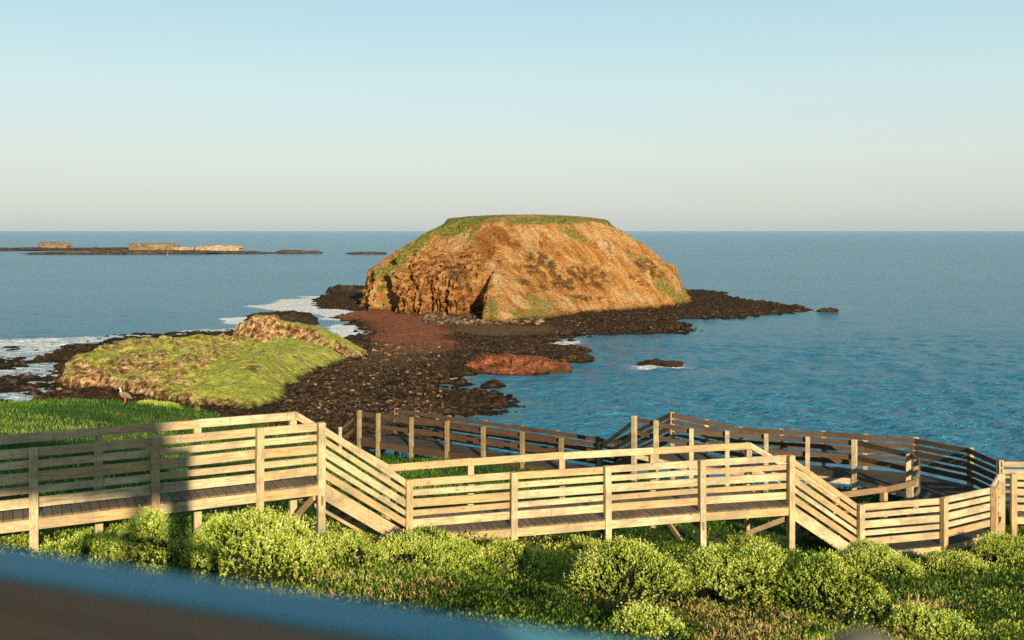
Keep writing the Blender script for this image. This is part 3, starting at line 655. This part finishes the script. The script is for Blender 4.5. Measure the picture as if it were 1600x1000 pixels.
def deck(name, label, cat, near, far, mat='timber_plank', fas='timber_pale', bearers=(), braces=(), group=None, fh=.17, plank=.14):
    org = (near[0][0], near[0][1], near[0][2]-.3); e = empty(name, org, label, cat, group)
    b = MB(org)
    for i in range(len(near)-1):
        n0, n1, f0, f1 = map(Vector, (near[i], near[i+1], far[i], far[i+1]))
        L = ((n1-n0).length+(f1-f0).length)/2; k = max(1, int(L/plank)); g = .04
        for q in range(k):
            t0 = (q+g)/k; t1 = (q+1-g)/k
            a0, a1, c0, c1 = n0.lerp(n1, t0), n0.lerp(n1, t1), f0.lerp(f1, t0), f0.lerp(f1, t1)
            ex = (c0-a0).normalized()*random.uniform(-.012, .012); dz = Vector((0, 0, .032)); jz = Vector((0, 0, random.uniform(-.003, .003)))
            a0, a1 = a0+ex+jz, a1+ex+jz; c0, c1 = c0+ex+jz, c1+ex+jz
            b.prism([a0-dz, a1-dz, a1, a0], [c0-dz, c1-dz, c1, c0])
    b.build('planking', mat, e)
    for side in (near, far):
        oth = far if side is near else near
        for i in range(len(side)-1):
            a, c = Vector(side[i]), Vector(side[i+1]); oa = (Vector(oth[i])-a).normalized()*.035; oc = (Vector(oth[i+1])-c).normalized()*.035
            z = Vector((0, 0, .036+fh/2)); m = MB(org); m.beam(a+oa-z, c+oc-z, .045, fh, .002); m.build('edge_beam', fas, e)
    for (p, q) in bearers:
        p, q = Vector(p), Vector(q); z = Vector((0, 0, .036+fh+.10)); m = MB(org); m.beam(p-z, q-z, .05, .18, -.06); m.build('bearer', 'timber_weathered', e)
    for (p, q) in braces:
        m = MB(org); m.beam(p, q, .05, .12, 0); m.build('brace', fas, e)
    return e
def stairs(name, label, n0, n1, f0, f1, group=None, strm='timber_pale'):
    """n0,f0 upper ends at deck level, n1,f1 lower"""
    org = tuple(n1); e = empty(name, org, label, 'stairs', group); n0, n1, f0, f1 = map(Vector, (n0, n1, f0, f1))
    for a, c in ((n0, n1), (f0, f1)):
        m = MB(org); z = Vector((0, 0, .11)); m.beam(a-z, c-z, .045, .32, .004); m.build('stringer', strm, e)
    k = max(3, int(round((n0.z-n1.z)/.17))); m = None
    for q in range(1, k):
        t = q/k; a = n0.lerp(n1, t); c = f0.lerp(f1, t); dr = (n1-n0)*(.40/k)*1.0; dr.z = 0; dz = Vector((0, 0, .04)); ins = (c-a).normalized()*.035
        a, c = a+ins, c-ins
        m = MB(org); m.prism([a-dr-dz, a+dr-dz, a+dr, a-dr], [c-dr-dz, c+dr-dz, c+dr, c-dr]); m.build('tread', 'timber_plank', e)
    return e
def dn(p, z): return (p[0], p[1], p[2]-z)
RD = 1.07                                                        # rail top above the planks
D1, D2, D3 = 3.46, 4.89, 6.2
# upper deck
n1 = [PX(-260, 727, D1), PX(-110, 715, D1), PX(52, 701.5, D1), PX(242, 684.5, D1), PX(406, 669.8, D1), PX(502, 661.5, D1)]
f1 = [PX(-240, 701, D1), PX(-60, 684.5, D1), PX(154, 666.5, D1), PX(308, 654, D1), PX(457, 642, D1)]
GN = 'pale slatted fences on the near side'
fence('slatted_fence', 'five-rail timber fence along the near edge of the upper left deck, half in shade', 'fence', n1, 1, mats=('timber_pale', 'timber_post'), group=GN)
fence('handrail', 'single top rail on posts along the seaward edge of the upper left deck', 'handrail', f1, -1, TOP1, ('timber_pale', 'timber_post'), group='single handrails on the far side', post_up=-.02)
def bearer_list(nn, ff):
    out = []
    for p in nn:
        q = min(ff, key=lambda r: (r[0]-p[0])**2+(r[1]-p[1])**2)
        n = norm2(nn[0], nn[-1]); out.append((dn(p, RD), tuple(Vector(dn(p, RD))+n*1.15)))
    return out
fd1 = [tuple(Vector(p)+norm2(n1[0], n1[-1])*1.28) for p in n1]
dk = lambda P: [dn(p, RD) for p in P]
inn = lambda P, s: [tuple(Vector(p)+m*s) for p, m in zip(P, miters(P))]
b1 = Vector(n1[-1]); b2 = Vector(f1[-1])
deck('boardwalk_deck', 'upper left boardwalk deck of grey planks above the leafy shrubs', 'deck', dk(inn(n1, -.045)), dk(fd1), fas='timber_pale', bearers=bearer_list(n1[1:], f1),
     braces=[(Vector((b1.x-.15, b1.y+.12, b1.z-1.35)), Vector((b1.x-.75, b1.y+.95, b1.z-2.05)))], group='boardwalk decks')
# first stairs
n2 = [PX(639.5, 751, D2), PX(803, 739.5, D2), PX(949, 729.5, D2), PX(1097, 720, D2), PX(1236, 712.5, D2)]
f2 = [PX(603, 724.5, D2), PX(735, 715, D2), PX(877, 705.5, D2), PX(1019, 698, D2), PX(1169, 690, D2)]
fence('stair_fence', 'sloping five-rail fence on the near side of the left stairs', 'fence', [n1[-1], n2[0]], 1, mats=('timber_pale', 'timber_post'), skip=(0, 1), group=GN)
fence('stair_handrail', 'sloping top rail on the far side of the left stairs', 'handrail', [f1[-1], f2[0]], -1, TOP1, ('timber_pale', 'timber_post'), skip=(0,), group='single handrails on the far side', post_up=-.02)
s0, s1 = Vector(dn(n1[-1], RD)), Vector(dn(n2[0], RD)); nn = norm2(s0, s1)
stairs('boardwalk_stairs', 'left timber stairs between the upper and the middle deck', s0+nn*.09, s1+nn*.09, s0+nn*1.3, s1+nn*1.3, 'boardwalk stairs')
# middle deck
fence('slatted_fence', 'sunlit pale five-rail fence along the near edge of the long middle deck', 'fence', n2, 1, mats=('timber_pale', 'timber_pale'), group=GN)
fence('handrail', 'single top rail on posts along the seaward edge of the long middle deck', 'handrail', f2, -1, TOP1, ('timber_pale', 'timber_post'), group='single handrails on the far side', post_up=-.02, skip=(0,))
fd2 = [tuple(Vector(p)+norm2(n2[0], n2[-1])*1.38) for p in n2]
q3, q4 = Vector(f2[3]), Vector(n2[3])
deck('boardwalk_deck', 'long middle boardwalk deck of brown planks in front of the grass', 'deck', dk(inn(n2, -.045)), dk(fd2), bearers=bearer_list(n2, f2),
     braces=[(Vector((q3.x+.1, q3.y-.1, q3.z-1.32)), Vector((q4.x-.25, q4.y+.15, q4.z-2.0))), (Vector((n2[4][0]-.1, n2[4][1]+.12, n2[4][2]-1.4)), Vector((n2[4][0]-.75, n2[4][1]+.9, n2[4][2]-1.95)))], group='boardwalk decks')
# second stairs
n3 = [PX(1345, 789.5, D3), PX(1475, 779, D3), PX(1554, 762, D3), PX(1566, 741, D3)]
fence('stair_fence', 'sloping five-rail fence on the near side of the right stairs', 'fence', [n2[-1], n3[0]], 1, mats=('timber_pale', 'timber_post'), skip=(0, 1), group=GN)
ring_in = [PX(1306, 768, D3), PX(1381, 759, D3), PX(1422, 749, D3), PX(1431, 733, D3), PX(1431, 717, D3), PX(1419, 707.5, D3), PX(1335, 689.5, 6.2), PX(1262, 684.5, 6.2), PX(1197, 680, 6.15), PX(1136, 675.5, 6.1), PX(1080.5, 672, 6.05), PX(1025, 659, 5.85), PX(991, 652, 5.8)]
fence('stair_handrail', 'sloping top rail on the far side of the right stairs', 'handrail', [f2[-1], ring_in[0]], -1, TWO, ('timber_pale', 'timber_post'), skip=(0, 1), group='single handrails on the far side', post_up=-.02)
s0, s1 = Vector(dn(n2[-1], RD)), Vector(dn(n3[0], RD)); nn = norm2(s0, s1)
stairs('boardwalk_stairs', 'right timber stairs between the middle and the lower right deck', s0+nn*.09, s1+nn*.09, s0+nn*1.3, s1+nn*1.3, 'boardwalk stairs')
# lower right ring
fence('slatted_fence', 'pale five-rail fence curving round the near edge of the lower right deck', 'fence', n3, 1, mats=('timber_pale', 'timber_pale'), group=GN)
fence('ring_fence', 'two-rail fence round the inner side of the hairpin bend', 'fence', ring_in[:6], -1, TWO, ('timber_weathered', 'timber_post'), skip=(), post_up=-.02)
fence('ring_fence', 'two-rail dark fence on pale posts along the inner side of the back walkway', 'fence', ring_in[5:], -1, TWO, ('timber_dark', 'timber_post'), skip=(0,), post_up=.05)
ring_out = [PX(1563, 720, D3), PX(1516, 700, D3), PX(1431, 684, D3), PX(1352, 678.5, D3), PX(1287, 674, D3), PX(1221, 671, D3), PX(1157, 668, D3), PX(1104, 656, 6.0), PX(1051, 644.5, 5.8)]
GD = 'dark five-rail fences on the seaward side'
fence('seaward_fence', 'dark five-rail fence round the seaward side of the hairpin bend', 'fence', ring_out, 1, FIVE, ('timber_dark', 'timber_post'), group=GD)
ri = [ring_in[0], ring_in[1], ring_in[2], ring_in[3], ring_in[4], ring_in[5], ring_in[6], ring_in[7], ring_in[8], ring_in[9], ring_in[10], ring_in[12]]
ro = [n3[0], n3[1], n3[2], n3[3], ring_out[0], ring_out[1], ring_out[2], ring_out[4], ring_out[5], ring_out[6], ring_out[7], ring_out[8]]
deck('boardwalk_deck', 'lower right boardwalk deck that bends back on itself by the sea', 'deck', dk(ro), dk(ri), 'timber_plank_dark', 'timber_post', group='boardwalk decks')
# branch to the right
bn = [n3[3], (15.2, 25.8, H-D3), (17.4, 25.7, H-D3)]; bf = [ring_out[0], (15.2, 27.55, H-D3), (17.4, 27.5, H-D3)]
bn[0] = (bn[0][0]+.28, bn[0][1]-.02, bn[0][2])
fence('slatted_fence', 'pale five-rail fence leaving the picture at the right edge, nearer of the two there', 'fence', bn, 1, mats=('timber_pale', 'timber_pale'), group=GN)
fence('slatted_fence', 'pale five-rail fence leaving the picture at the right edge, farther of the two there', 'fence', bf, -1, FIVE, ('timber_pale', 'timber_pale'), skip=(0,), group=GN)
deck('boardwalk_deck', 'short piece of boardwalk deck at the right edge', 'deck', dk(inn(bn, .06)), dk(bf), group='boardwalk decks')
# back lower walkway
DL = 7.2
li = [PX(561.5, 643, DL), PX(591, 647.5, DL), PX(643, 654, DL), PX(698.5, 660.5, DL), PX(755, 669, DL), PX(816, 677.5, DL), PX(877, 686, DL), PX(937, 694, DL)]
lo = [PX(620, 638.5, DL), PX(652, 642.5, DL), PX(702, 650, DL), PX(758, 657.5, DL), PX(815, 665.5, DL), PX(870, 673, DL), PX(934, 682.5, DL), PX(963, 688, DL)]
fence('walkway_fence', 'two-rail dark fence on pale posts along the inner side of the lowest walkway', 'fence', li, 1, TWO, ('timber_dark', 'timber_aged'), post_up=.05)
fence('seaward_fence', 'dark brown five-rail fence along the seaward side of the lowest walkway', 'fence', lo, -1, FIVE, ('timber_dark', 'timber_aged'), group=GD)
deck('boardwalk_deck', 'lowest boardwalk deck at the back above the rocky beach', 'deck', dk(li), dk(lo), 'timber_plank_dark', 'timber_dark', group='boardwalk decks', fh=.24)
fence('stair_fence', 'sloping two-rail fence on the inner side of the back stairs up to the hairpin', 'fence', [li[-1], ring_in[-1]], 1, TWO, ('timber_weathered', 'timber_post'), skip=(0, 1))
fence('stair_fence', 'sloping five-rail fence on the seaward side of the back stairs up to the hairpin', 'fence', [lo[-1], ring_out[-1]], -1, FIVE, ('timber_dark', 'timber_post'), skip=(0, 1), group=GD)
stairs('boardwalk_stairs', 'back timber stairs between the lowest walkway and the hairpin deck', Vector(dn(ring_in[-1], RD)), Vector(dn(li[-1], RD)), Vector(dn(ring_out[-1], RD)), Vector(dn(lo[-1], RD)), 'boardwalk stairs', 'timber_dark')
ei, eo = PX(531, 668, 8.2), PX(593, 662, 8.2)
fence('stair_fence', 'sloping two-rail fence on the inner side of the far left stairs to the beach', 'fence', [ei, li[0]], 1, TWO, ('timber_weathered', 'timber_post'), skip=(1,))
fence('stair_fence', 'sloping five-rail fence on the seaward side of the far left stairs to the beach', 'fence', [eo, lo[0]], -1, FIVE, ('timber_weathered', 'timber_post'), skip=(1,))
stairs('boardwalk_stairs', 'far left timber stairs going down from the lowest walkway', Vector(dn(li[0], RD)), Vector(dn(ei, RD)), Vector(dn(lo[0], RD)), Vector(dn(eo, RD)), 'boardwalk stairs', 'timber_dark')

# ------------------------------------------------------------------ foreground lookout rail (out of focus)
zr_ = H-.25
def PZ(px, py, dr): d = dr*F/(py-HY); return Vector(((px-800)*dr/(py-HY), d, H-dr))
fa_, fb_ = PZ(0, 866, .25), PZ(880, 1000, .25); dr_ = (fb_-fa_); dr_.z = 0; u_ = dr_.normalized(); n_ = Vector((-u_.y, u_.x, 0))
wid = .038; A0 = fa_-u_*1.4-n_*wid/2; B0 = fa_+u_*.86-n_*wid/2
lk = empty('lookout_rail', (A0.x, A0.y, gz1(0, 0)), 'out of focus weathered timber rail right in front of the camera', 'railing')
m = MB(lk.location); m.beam(A0-Vector((0, 0, .05)), B0-Vector((0, 0, .05)), wid, .10, 0, tint=.3); m.build('rail', 'timber_rail_near', lk)
m = MB(lk.location); m.beam(A0+Vector((0, 0, .0021)), B0+Vector((0, 0, .0021)), wid+.006, .004, 0, tint=.3); m.build('cap', 'timber_sky_sheen', lk, 'top face of the rail with the sky sheen put in as blue colour')
for t in (.0, 2.2):
    c = A0+u_*t-n_*(wid/2+.052); m = MB(lk.location); m.post(c.x, c.y, gz1(c.x, c.y)-.3, zr_-.03, .10, math.atan2(u_.y, u_.x)); m.build('post', 'timber_rail_near', lk)
c = PZ(1350, 985, .272)
m = MB((c.x, c.y, gz1(c.x, c.y)-.2)); r8 = []
for q in range(12):
    a_ = q/12*2*math.pi
for z0, z1, r0, r1 in ((gz1(c.x, c.y)-.3, c.z-.03, .028, .028), (c.z-.03, c.z-.008, .028, .022), (c.z-.008, c.z, .022, .008)):
    for q in range(8):
        a0, a1 = q/8*2*math.pi, (q+1)/8*2*math.pi
        cc = lambda r, a_, z: Vector((c.x+r*math.cos(a_), c.y+r*math.sin(a_), z)); ct0 = Vector((c.x, c.y, z0)); ct1 = Vector((c.x, c.y, z1))
        m.prism([ct0, cc(r0, a0, z0), cc(r0, a1, z0), ct0], [ct1, cc(r1, a0, z1), cc(r1, a1, z1), ct1], .5)
props(m.build('stake', 'stake_grey'), 'blurred rounded stake top at the bottom edge right of the near rail', 'stake')

# unseen slab on posts, added behind the viewpoint to shade the upper deck
P0 = Vector((-5.35, 17.0, 15.50)); Q = P0+SUNV*40.0
sh = empty('shade_caster', (Q.x, Q.y, gz1(Q.x, Q.y)), 'unseen slab on posts added behind the viewpoint to cast shade', 'shade caster')
m = MB(sh.location)
e0 = Vector((Q.x, Q.y, Q.z)); lft = Vector((-11.5, 0, 0)); up = Vector((0, -2.2, 2.9)); th_ = Vector((0, 0, .12))
m.prism([e0, e0+lft, e0+lft+th_, e0+th_], [e0+up, e0+lft+up, e0+lft+up+th_, e0+up+th_]); m.build('shade_slab', 'timber_shade_caster', sh)
for dx, dy in ((-.16, 0), (-11.3, 0), (-.16, -2.1), (-11.3, -2.1)):
    x, y = Q.x+dx, Q.y+dy
    m = MB(sh.location); m.post(x, y, gz1(x, y)-.3, Q.z+(0.05 if dy == 0 else 2.3), .2, 0); m.build('post', 'timber_shade_caster', sh)
Q2 = P0+SUNV*20.0; m = MB((Q2.x-.16, Q2.y, gz1(Q2.x, Q2.y))); m.post(Q2.x-.16, Q2.y, gz1(Q2.x, Q2.y)-.4, 21.9, .36, .3)  # added out of view, its shadow stands in for the photographer's
props(m.build('shade_pole', 'timber_shade_caster'), 'unseen thick square pole added just behind the viewpoint to cast a narrow shadow', 'pole')

# ------------------------------------------------------------------ vegetation
def leaves(P, Nn, size, tint, asp=.5, spread=1.0):
    """rhombic leaf per point: P (n,3) base, Nn (n,3) direction"""
    n = len(P); d = Nn+spread*rng.normal(0, .55, (n, 3)); d /= np.linalg.norm(d, axis=1)[:, None]
    r = rng.normal(0, 1, (n, 3)); s = np.cross(d, r); s /= np.linalg.norm(s, axis=1)[:, None]
    L = size[:, None]
    nn = np.cross(d, s)
    V = np.stack([P, P+d*L*.55+s*L*asp*.5+nn*L*.06, P+d*L, P+d*L*.55-s*L*asp*.5+nn*L*.06], 1)
    return V.reshape(-1, 3), np.arange(n*4).reshape(n, 4), np.repeat(tint, 4)
def px_ground(px, y, dy=0):
    """ground point under pixel (numeric march)"""
    s = (px-800)/F; k = (y-HY)/F; d = 8.0
    for _ in range(400):
        if H-k*d <= gz1(s*d, d): break
        d += .12
    return s*d, d
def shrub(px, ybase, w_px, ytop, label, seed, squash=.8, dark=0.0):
    x, y = px_ground(px, ybase-4); w = w_px*1.1/F*y; ytop += 3; r = w/2
    y += r*squash*.75; h = max(.18, H-(ytop-HY)/F*y-gz1(x, y))
    x = (px-800)/F*y
    z0 = gz1(x, y); org = np.array([x, y, z0])
    # lumpy dome height field
    def dome(a, rr):
        lx, ly = rr*np.cos(a)*r, rr*np.sin(a)*r*squash
        bump = 1+.42*fbm(lx*1.5+seed, ly*1.5, 0, 3, seed)
        hz = h*np.sqrt(np.clip(1-(rr*(1-.12*fbm(np.cos(a)*1.5+seed, np.sin(a)*1.5, 0, 2, seed+3)))**2.0, 0, 1))*bump
        gl = gz(x+lx, y+ly)-z0
        return lx, ly, hz+gl
    e = empty('coastal_shrub', tuple(org), label, 'shrub', 'leafy coastal shrubs below the boardwalk')
    na, nrr = 40, 12; A, RRr = np.meshgrid(np.linspace(0, 2*math.pi, na, endpoint=False), np.linspace(0, .97, nrr)); lx, ly, lz = dome(A, RRr)
    i = np.arange(na*nrr).reshape(nrr, na); n = np.roll(i, -1, 1)
    link('shade_core', npmesh('shade_core', np.stack([lx*.88, ly*.88, lz-.20], -1).reshape(-1, 3), np.stack([i[:-1], n[:-1], n[1:], i[1:]], -1).reshape(-1, 4), None, True), 'shrub_shade', e)  # dark inner dome standing in for the shade inside the shrub
    area = math.pi*r*r*squash+2.2*r*h*2; ns = int(min(8000, area*780)); 
    a = rng.uniform(0, 2*math.pi, ns); rr = np.sqrt(rng.random(ns))**.8; X0, Y0, Z0 = dome(a, rr); ep = .03
    hol = fbm(X0*3.2+seed, Y0*3.2, Z0*3.2, 3, seed+1) > -.42; a, rr, X0, Y0, Z0 = a[hol], rr[hol], X0[hol], Y0[hol], Z0[hol]; ns = len(a)
    nrm = np.stack([X0/r**2, Y0/(r*squash)**2, (np.maximum(Z0-(gz(x+X0, y+Y0)-z0), .02))/h**2], -1); nrm /= np.linalg.norm(nrm, axis=1)[:, None]
    stem_d = nrm+np.array([0, 0, .9])+rng.normal(0, .28, (ns, 3)); stem_d /= np.linalg.norm(stem_d, axis=1)[:, None]
    sl = rng.uniform(.03, .13, ns)+.10*rng.random(ns)**4
    Vs, Fs, Ts, c = [], [], [], 0; sprig = rng.normal(0, .2, ns)
    base = np.stack([X0, Y0, Z0-.06], -1)
    for q in range(6):
        f = (q+.5)/6; P = base+stem_d*(sl*f)[:, None]
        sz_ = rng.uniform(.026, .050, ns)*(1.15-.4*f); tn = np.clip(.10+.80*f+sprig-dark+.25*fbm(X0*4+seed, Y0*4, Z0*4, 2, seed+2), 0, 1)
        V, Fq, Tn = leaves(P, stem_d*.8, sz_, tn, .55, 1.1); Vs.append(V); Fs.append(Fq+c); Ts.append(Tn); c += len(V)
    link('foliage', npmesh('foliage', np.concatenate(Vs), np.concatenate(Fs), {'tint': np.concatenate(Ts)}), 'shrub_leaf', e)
    return (x, y, r)
SH = []
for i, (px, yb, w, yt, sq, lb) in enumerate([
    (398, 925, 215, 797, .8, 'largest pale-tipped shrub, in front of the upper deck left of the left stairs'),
    (240, 905, 105, 815, .8, 'shrub left of the largest shrub, cut by the narrow shadow of the added pole'),
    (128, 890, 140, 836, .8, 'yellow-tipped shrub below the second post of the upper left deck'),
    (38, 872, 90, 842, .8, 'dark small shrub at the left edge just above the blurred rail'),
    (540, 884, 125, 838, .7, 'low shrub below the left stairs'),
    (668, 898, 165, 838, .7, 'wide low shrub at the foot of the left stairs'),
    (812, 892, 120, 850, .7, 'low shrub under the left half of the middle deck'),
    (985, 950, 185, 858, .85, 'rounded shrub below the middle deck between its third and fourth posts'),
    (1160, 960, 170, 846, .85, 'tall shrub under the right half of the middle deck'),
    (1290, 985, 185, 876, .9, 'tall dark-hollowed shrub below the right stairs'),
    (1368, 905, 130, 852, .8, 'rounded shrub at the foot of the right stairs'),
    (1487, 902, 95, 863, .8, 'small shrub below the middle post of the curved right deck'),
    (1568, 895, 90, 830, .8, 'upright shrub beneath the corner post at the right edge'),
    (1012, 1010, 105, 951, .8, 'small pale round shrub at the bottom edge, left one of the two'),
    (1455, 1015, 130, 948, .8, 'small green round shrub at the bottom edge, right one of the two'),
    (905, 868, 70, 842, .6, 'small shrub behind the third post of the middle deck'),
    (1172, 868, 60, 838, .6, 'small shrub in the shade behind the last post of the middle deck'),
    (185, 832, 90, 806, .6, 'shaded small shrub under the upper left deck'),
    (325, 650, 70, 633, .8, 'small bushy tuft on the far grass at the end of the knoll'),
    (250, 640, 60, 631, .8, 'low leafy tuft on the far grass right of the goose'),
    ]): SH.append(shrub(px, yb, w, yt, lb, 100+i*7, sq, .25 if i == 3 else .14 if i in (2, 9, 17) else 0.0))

def cover(name, label, n, mat, kindf, size, asp, hgt, d0=8.5, d1=46, tipb=0, upb=1.4, dens=None, smin=.0):
    u = rng.uniform(-.60, .62, n); inv = rng.uniform(1/d1, 1/d0, n); d = 1/inv; X = u*d
    e = np.interp(X, EDGE[:, 0], EDGE[:, 1]); pn = fbm(X*.55, d*.55, 0, 4, 90); 
    dk1 = np.abs((X+8)*-.471+(d-16)*.882-.75); dk2 = np.abs((X+2.03)*-.262+(d-20)*.965-.75)
    ud = 1-.8*np.maximum(sst(.9, .6, dk1)*(X < -3.2), sst(.95, .65, dk2)*(X > -2.2)*(X < 6.2))
    keep = (rng.random(n) < ud)&(d < e+.3) & (rng.random(n) < kindf(X, d, pn))
    X, d, pn = X[keep], d[keep], pn[keep]; m_ = len(X)
    Z = gz(X, d)+rng.random(m_)*hgt*(.6+.8*np.clip(pn+.4, 0, 1)); P = np.stack([X, d, Z-.02], -1)
    sc = size*(d/14)**.75*rng.uniform(.6, 1.3, m_)
    tn = np.clip(.42+.35*pn+.6*fbm(X*.22, d*.3, 0, 3, 99)+rng.normal(0, .2, m_), 0, 1)
    up_ = np.zeros((m_, 3)); up_[:, 2] = upb; up_[:, 1] = -.3
    V, Fq, Tn = leaves(P, up_, sc, tn, asp)
    props(link(name, npmesh(name, V, Fq, {'tint': Tn}), mat), label, None, None, 'stuff')
dryf = lambda X, d, pn: np.clip((fbm(X*.7+9, d*.7, 0, 3, 95)+.06)*2.6, 0, 1)*sst(21, 17, d)*sst(-6, 1, X)
cover('ground_cover', 'low succulent ground cover on the near slope', 330000, 'cover_leaf', lambda X, d, pn: sst(27, 19, d)*(1-.75*dryf(X, d, pn)), .052, .5, .16)
cover('grass', 'green grass between and behind the boardwalk', 420000, 'grass_blade', lambda X, d, pn: .03+.97*sst(18.5, 24, d), .075, .13, .05, 8.5, 46, 0, 1.6)
cover('dry_tufts', 'dry tan and pinkish grass tufts on the near slope', 90000, 'dry_tuft', dryf, .10, .16, .09, 8.5, 22, 0, .9)

# ------------------------------------------------------------------ goose on the far grass
def tube(path, rad, nseg=12, sq=1.0):
    P = [Vector(p) for p in path]; V = []; Fq = []
    for i, p in enumerate(P):
        t = (P[min(i+1, len(P)-1)]-P[max(i-1, 0)]).normalized(); s = t.cross(Vector((0, 1, 0))).normalized(); w = s.cross(t).normalized()
        for k in range(nseg):
            a_ = k/nseg*2*math.pi; V.append(tuple(p+s*math.cos(a_)*rad[i]+w*math.sin(a_)*rad[i]*sq))
    for i in range(len(P)-1):
        for k in range(nseg): b0 = i*nseg; k2 = (k+1) % nseg; Fq.append((b0+k, b0+k2, b0+nseg+k2, b0+nseg+k))
    return V, Fq
gxp, gyp = -16.25, 43.0
gxp = (194-800)/F*gyp; gzz = gz1(gxp, gyp)+.02
ge = empty('goose', (gxp, gyp, gzz), 'brown-grey goose with a pale head standing on the far grass', 'bird')
sc_ = 1.0
ge.scale = (.9, .9, .9)
V, Fq = tube([(.36, 0, .22), (.30, 0, .25), (.20, 0, .31), (.08, 0, .36), (-.04, 0, .40), (-.13, 0, .45), (-.165, 0, .52), (-.165, 0, .60), (-.175, 0, .66), (-.195, 0, .70), (-.225, 0, .71), (-.25, 0, .70)],
             [.015, .045, .10, .145, .15, .105, .06, .042, .042, .05, .038, .012], 14, .85)
me = npmesh('body', V, Fq, None, True)
b = link('body', me, 'goose_plumage', ge); me.materials.append(MATS['goose_crown'])
for p in me.polygons:
    if p.center.z > .53: p.material_index = 1
V, Fq = tube([(-.245, 0, .702), (-.27, 0, .695), (-.295, 0, .685)], [.022, .018, .006], 8); link('bill', npmesh('bill', V, Fq, None, True), 'goose_bill', ge)
for s_ in (-1, 1):
    V, Fq = tube([(-.05, s_*.115, .44), (.06, s_*.135, .40), (.2, s_*.11, .33), (.33, s_*.05, .25)], [.03, .09, .07, .012], 10, .35); link('wing', npmesh('wing', V, Fq, None, True), 'goose_wing', ge)
    V, Fq = tube([(.05, s_*.055, .30), (.045, s_*.055, .17), (.05, s_*.055, .02), (-.0, s_*.055, .005), (-.07, s_*.055, .0)], [.035, .018, .016, .018, .012], 8); link('leg', npmesh('leg', V, Fq, None, True), 'goose_leg', ge)

# ------------------------------------------------------------------ world, sun, camera
W = bpy.data.worlds.new('World'); S.world = W; W.use_nodes = True; nt_ = W.node_tree; nt_.nodes.clear()
wo = nt_.nodes.new('ShaderNodeOutputWorld'); bg = nt_.nodes.new('ShaderNodeBackground'); sk = nt_.nodes.new('ShaderNodeTexSky')
sk.sky_type = 'NISHITA'; sk.sun_disc = False; sk.sun_elevation = SUN_EL; sk.sun_rotation = math.pi-SUN_AZ
sk.air_density = 1.0; sk.dust_density = .6; sk.ozone_density = 2.0; sk.altitude = 0
tc = nt_.nodes.new('ShaderNodeTexCoord'); sp = nt_.nodes.new('ShaderNodeSeparateXYZ'); nt_.links.new(tc.outputs['Generated'], sp.inputs[0])
cr = nt_.nodes.new('ShaderNodeValToRGB'); nt_.links.new(sp.outputs[2], cr.inputs[0])
els = [(0, (.42, .48, .49)), (.022, (.505, .525, .515)), (.075, (.58, .63, .58)), (.14, (.535, .67, .655)), (.22, (.405, .615, .665)), (.38, (.16, .33, .42)), (1, (.03, .09, .17))]
while len(cr.color_ramp.elements) < len(els): cr.color_ramp.elements.new(.5)
for e_, (p, c) in zip(cr.color_ramp.elements, els): e_.position = p; e_.color = (*c, 1)
sc10 = nt_.nodes.new('ShaderNodeVectorMath'); sc10.operation = 'SCALE'; sc10.inputs['Scale'].default_value = 6.9; nt_.links.new(cr.outputs[0], sc10.inputs[0])
mx = nt_.nodes.new('ShaderNodeMix'); mx.data_type = 'RGBA'; mx.inputs[0].default_value = .85
nt_.links.new(sk.outputs[0], mx.inputs[6]); nt_.links.new(sc10.outputs[0], mx.inputs[7])
nt_.links.new(mx.outputs[2], bg.inputs[0]); bg.inputs[1].default_value = .12; nt_.links.new(bg.outputs[0], wo.inputs[0])
sl = bpy.data.lights.new('sun', 'SUN'); sl.energy = 5.0; sl.angle = math.radians(.5); sl.color = (1, .85, .58)
so = bpy.data.objects.new('sun', sl); COL.objects.link(so); so.rotation_euler = SUNV.to_track_quat('Z', 'Y').to_euler(); so.location = (0, -10, 60)
cd = bpy.data.cameras.new('camera'); cam = bpy.data.objects.new('camera', cd); COL.objects.link(cam)
cam.location = (0, 0, H); cam.rotation_euler = (math.pi/2, 0, 0); cd.sensor_width = 36; cd.lens = 36; cd.sensor_fit = 'HORIZONTAL'
cd.shift_y = -(500-HY)/1600; cd.clip_start = .05; cd.clip_end = 3e6
cd.dof.use_dof = True; cd.dof.focus_distance = 40; cd.dof.aperture_fstop = 3.0
S.camera = cam
S.view_settings.view_transform = 'Standard'; S.view_settings.look = 'None'; S.view_settings.exposure = .5; S.view_settings.gamma = 1
S.cycles.sample_clamp_direct = 5; S.cycles.sample_clamp_indirect = 3; S.cycles.max_bounces = 6; S.cycles.diffuse_bounces = 3; S.cycles.transparent_max_bounces = 8
S.cycles.use_denoising = False
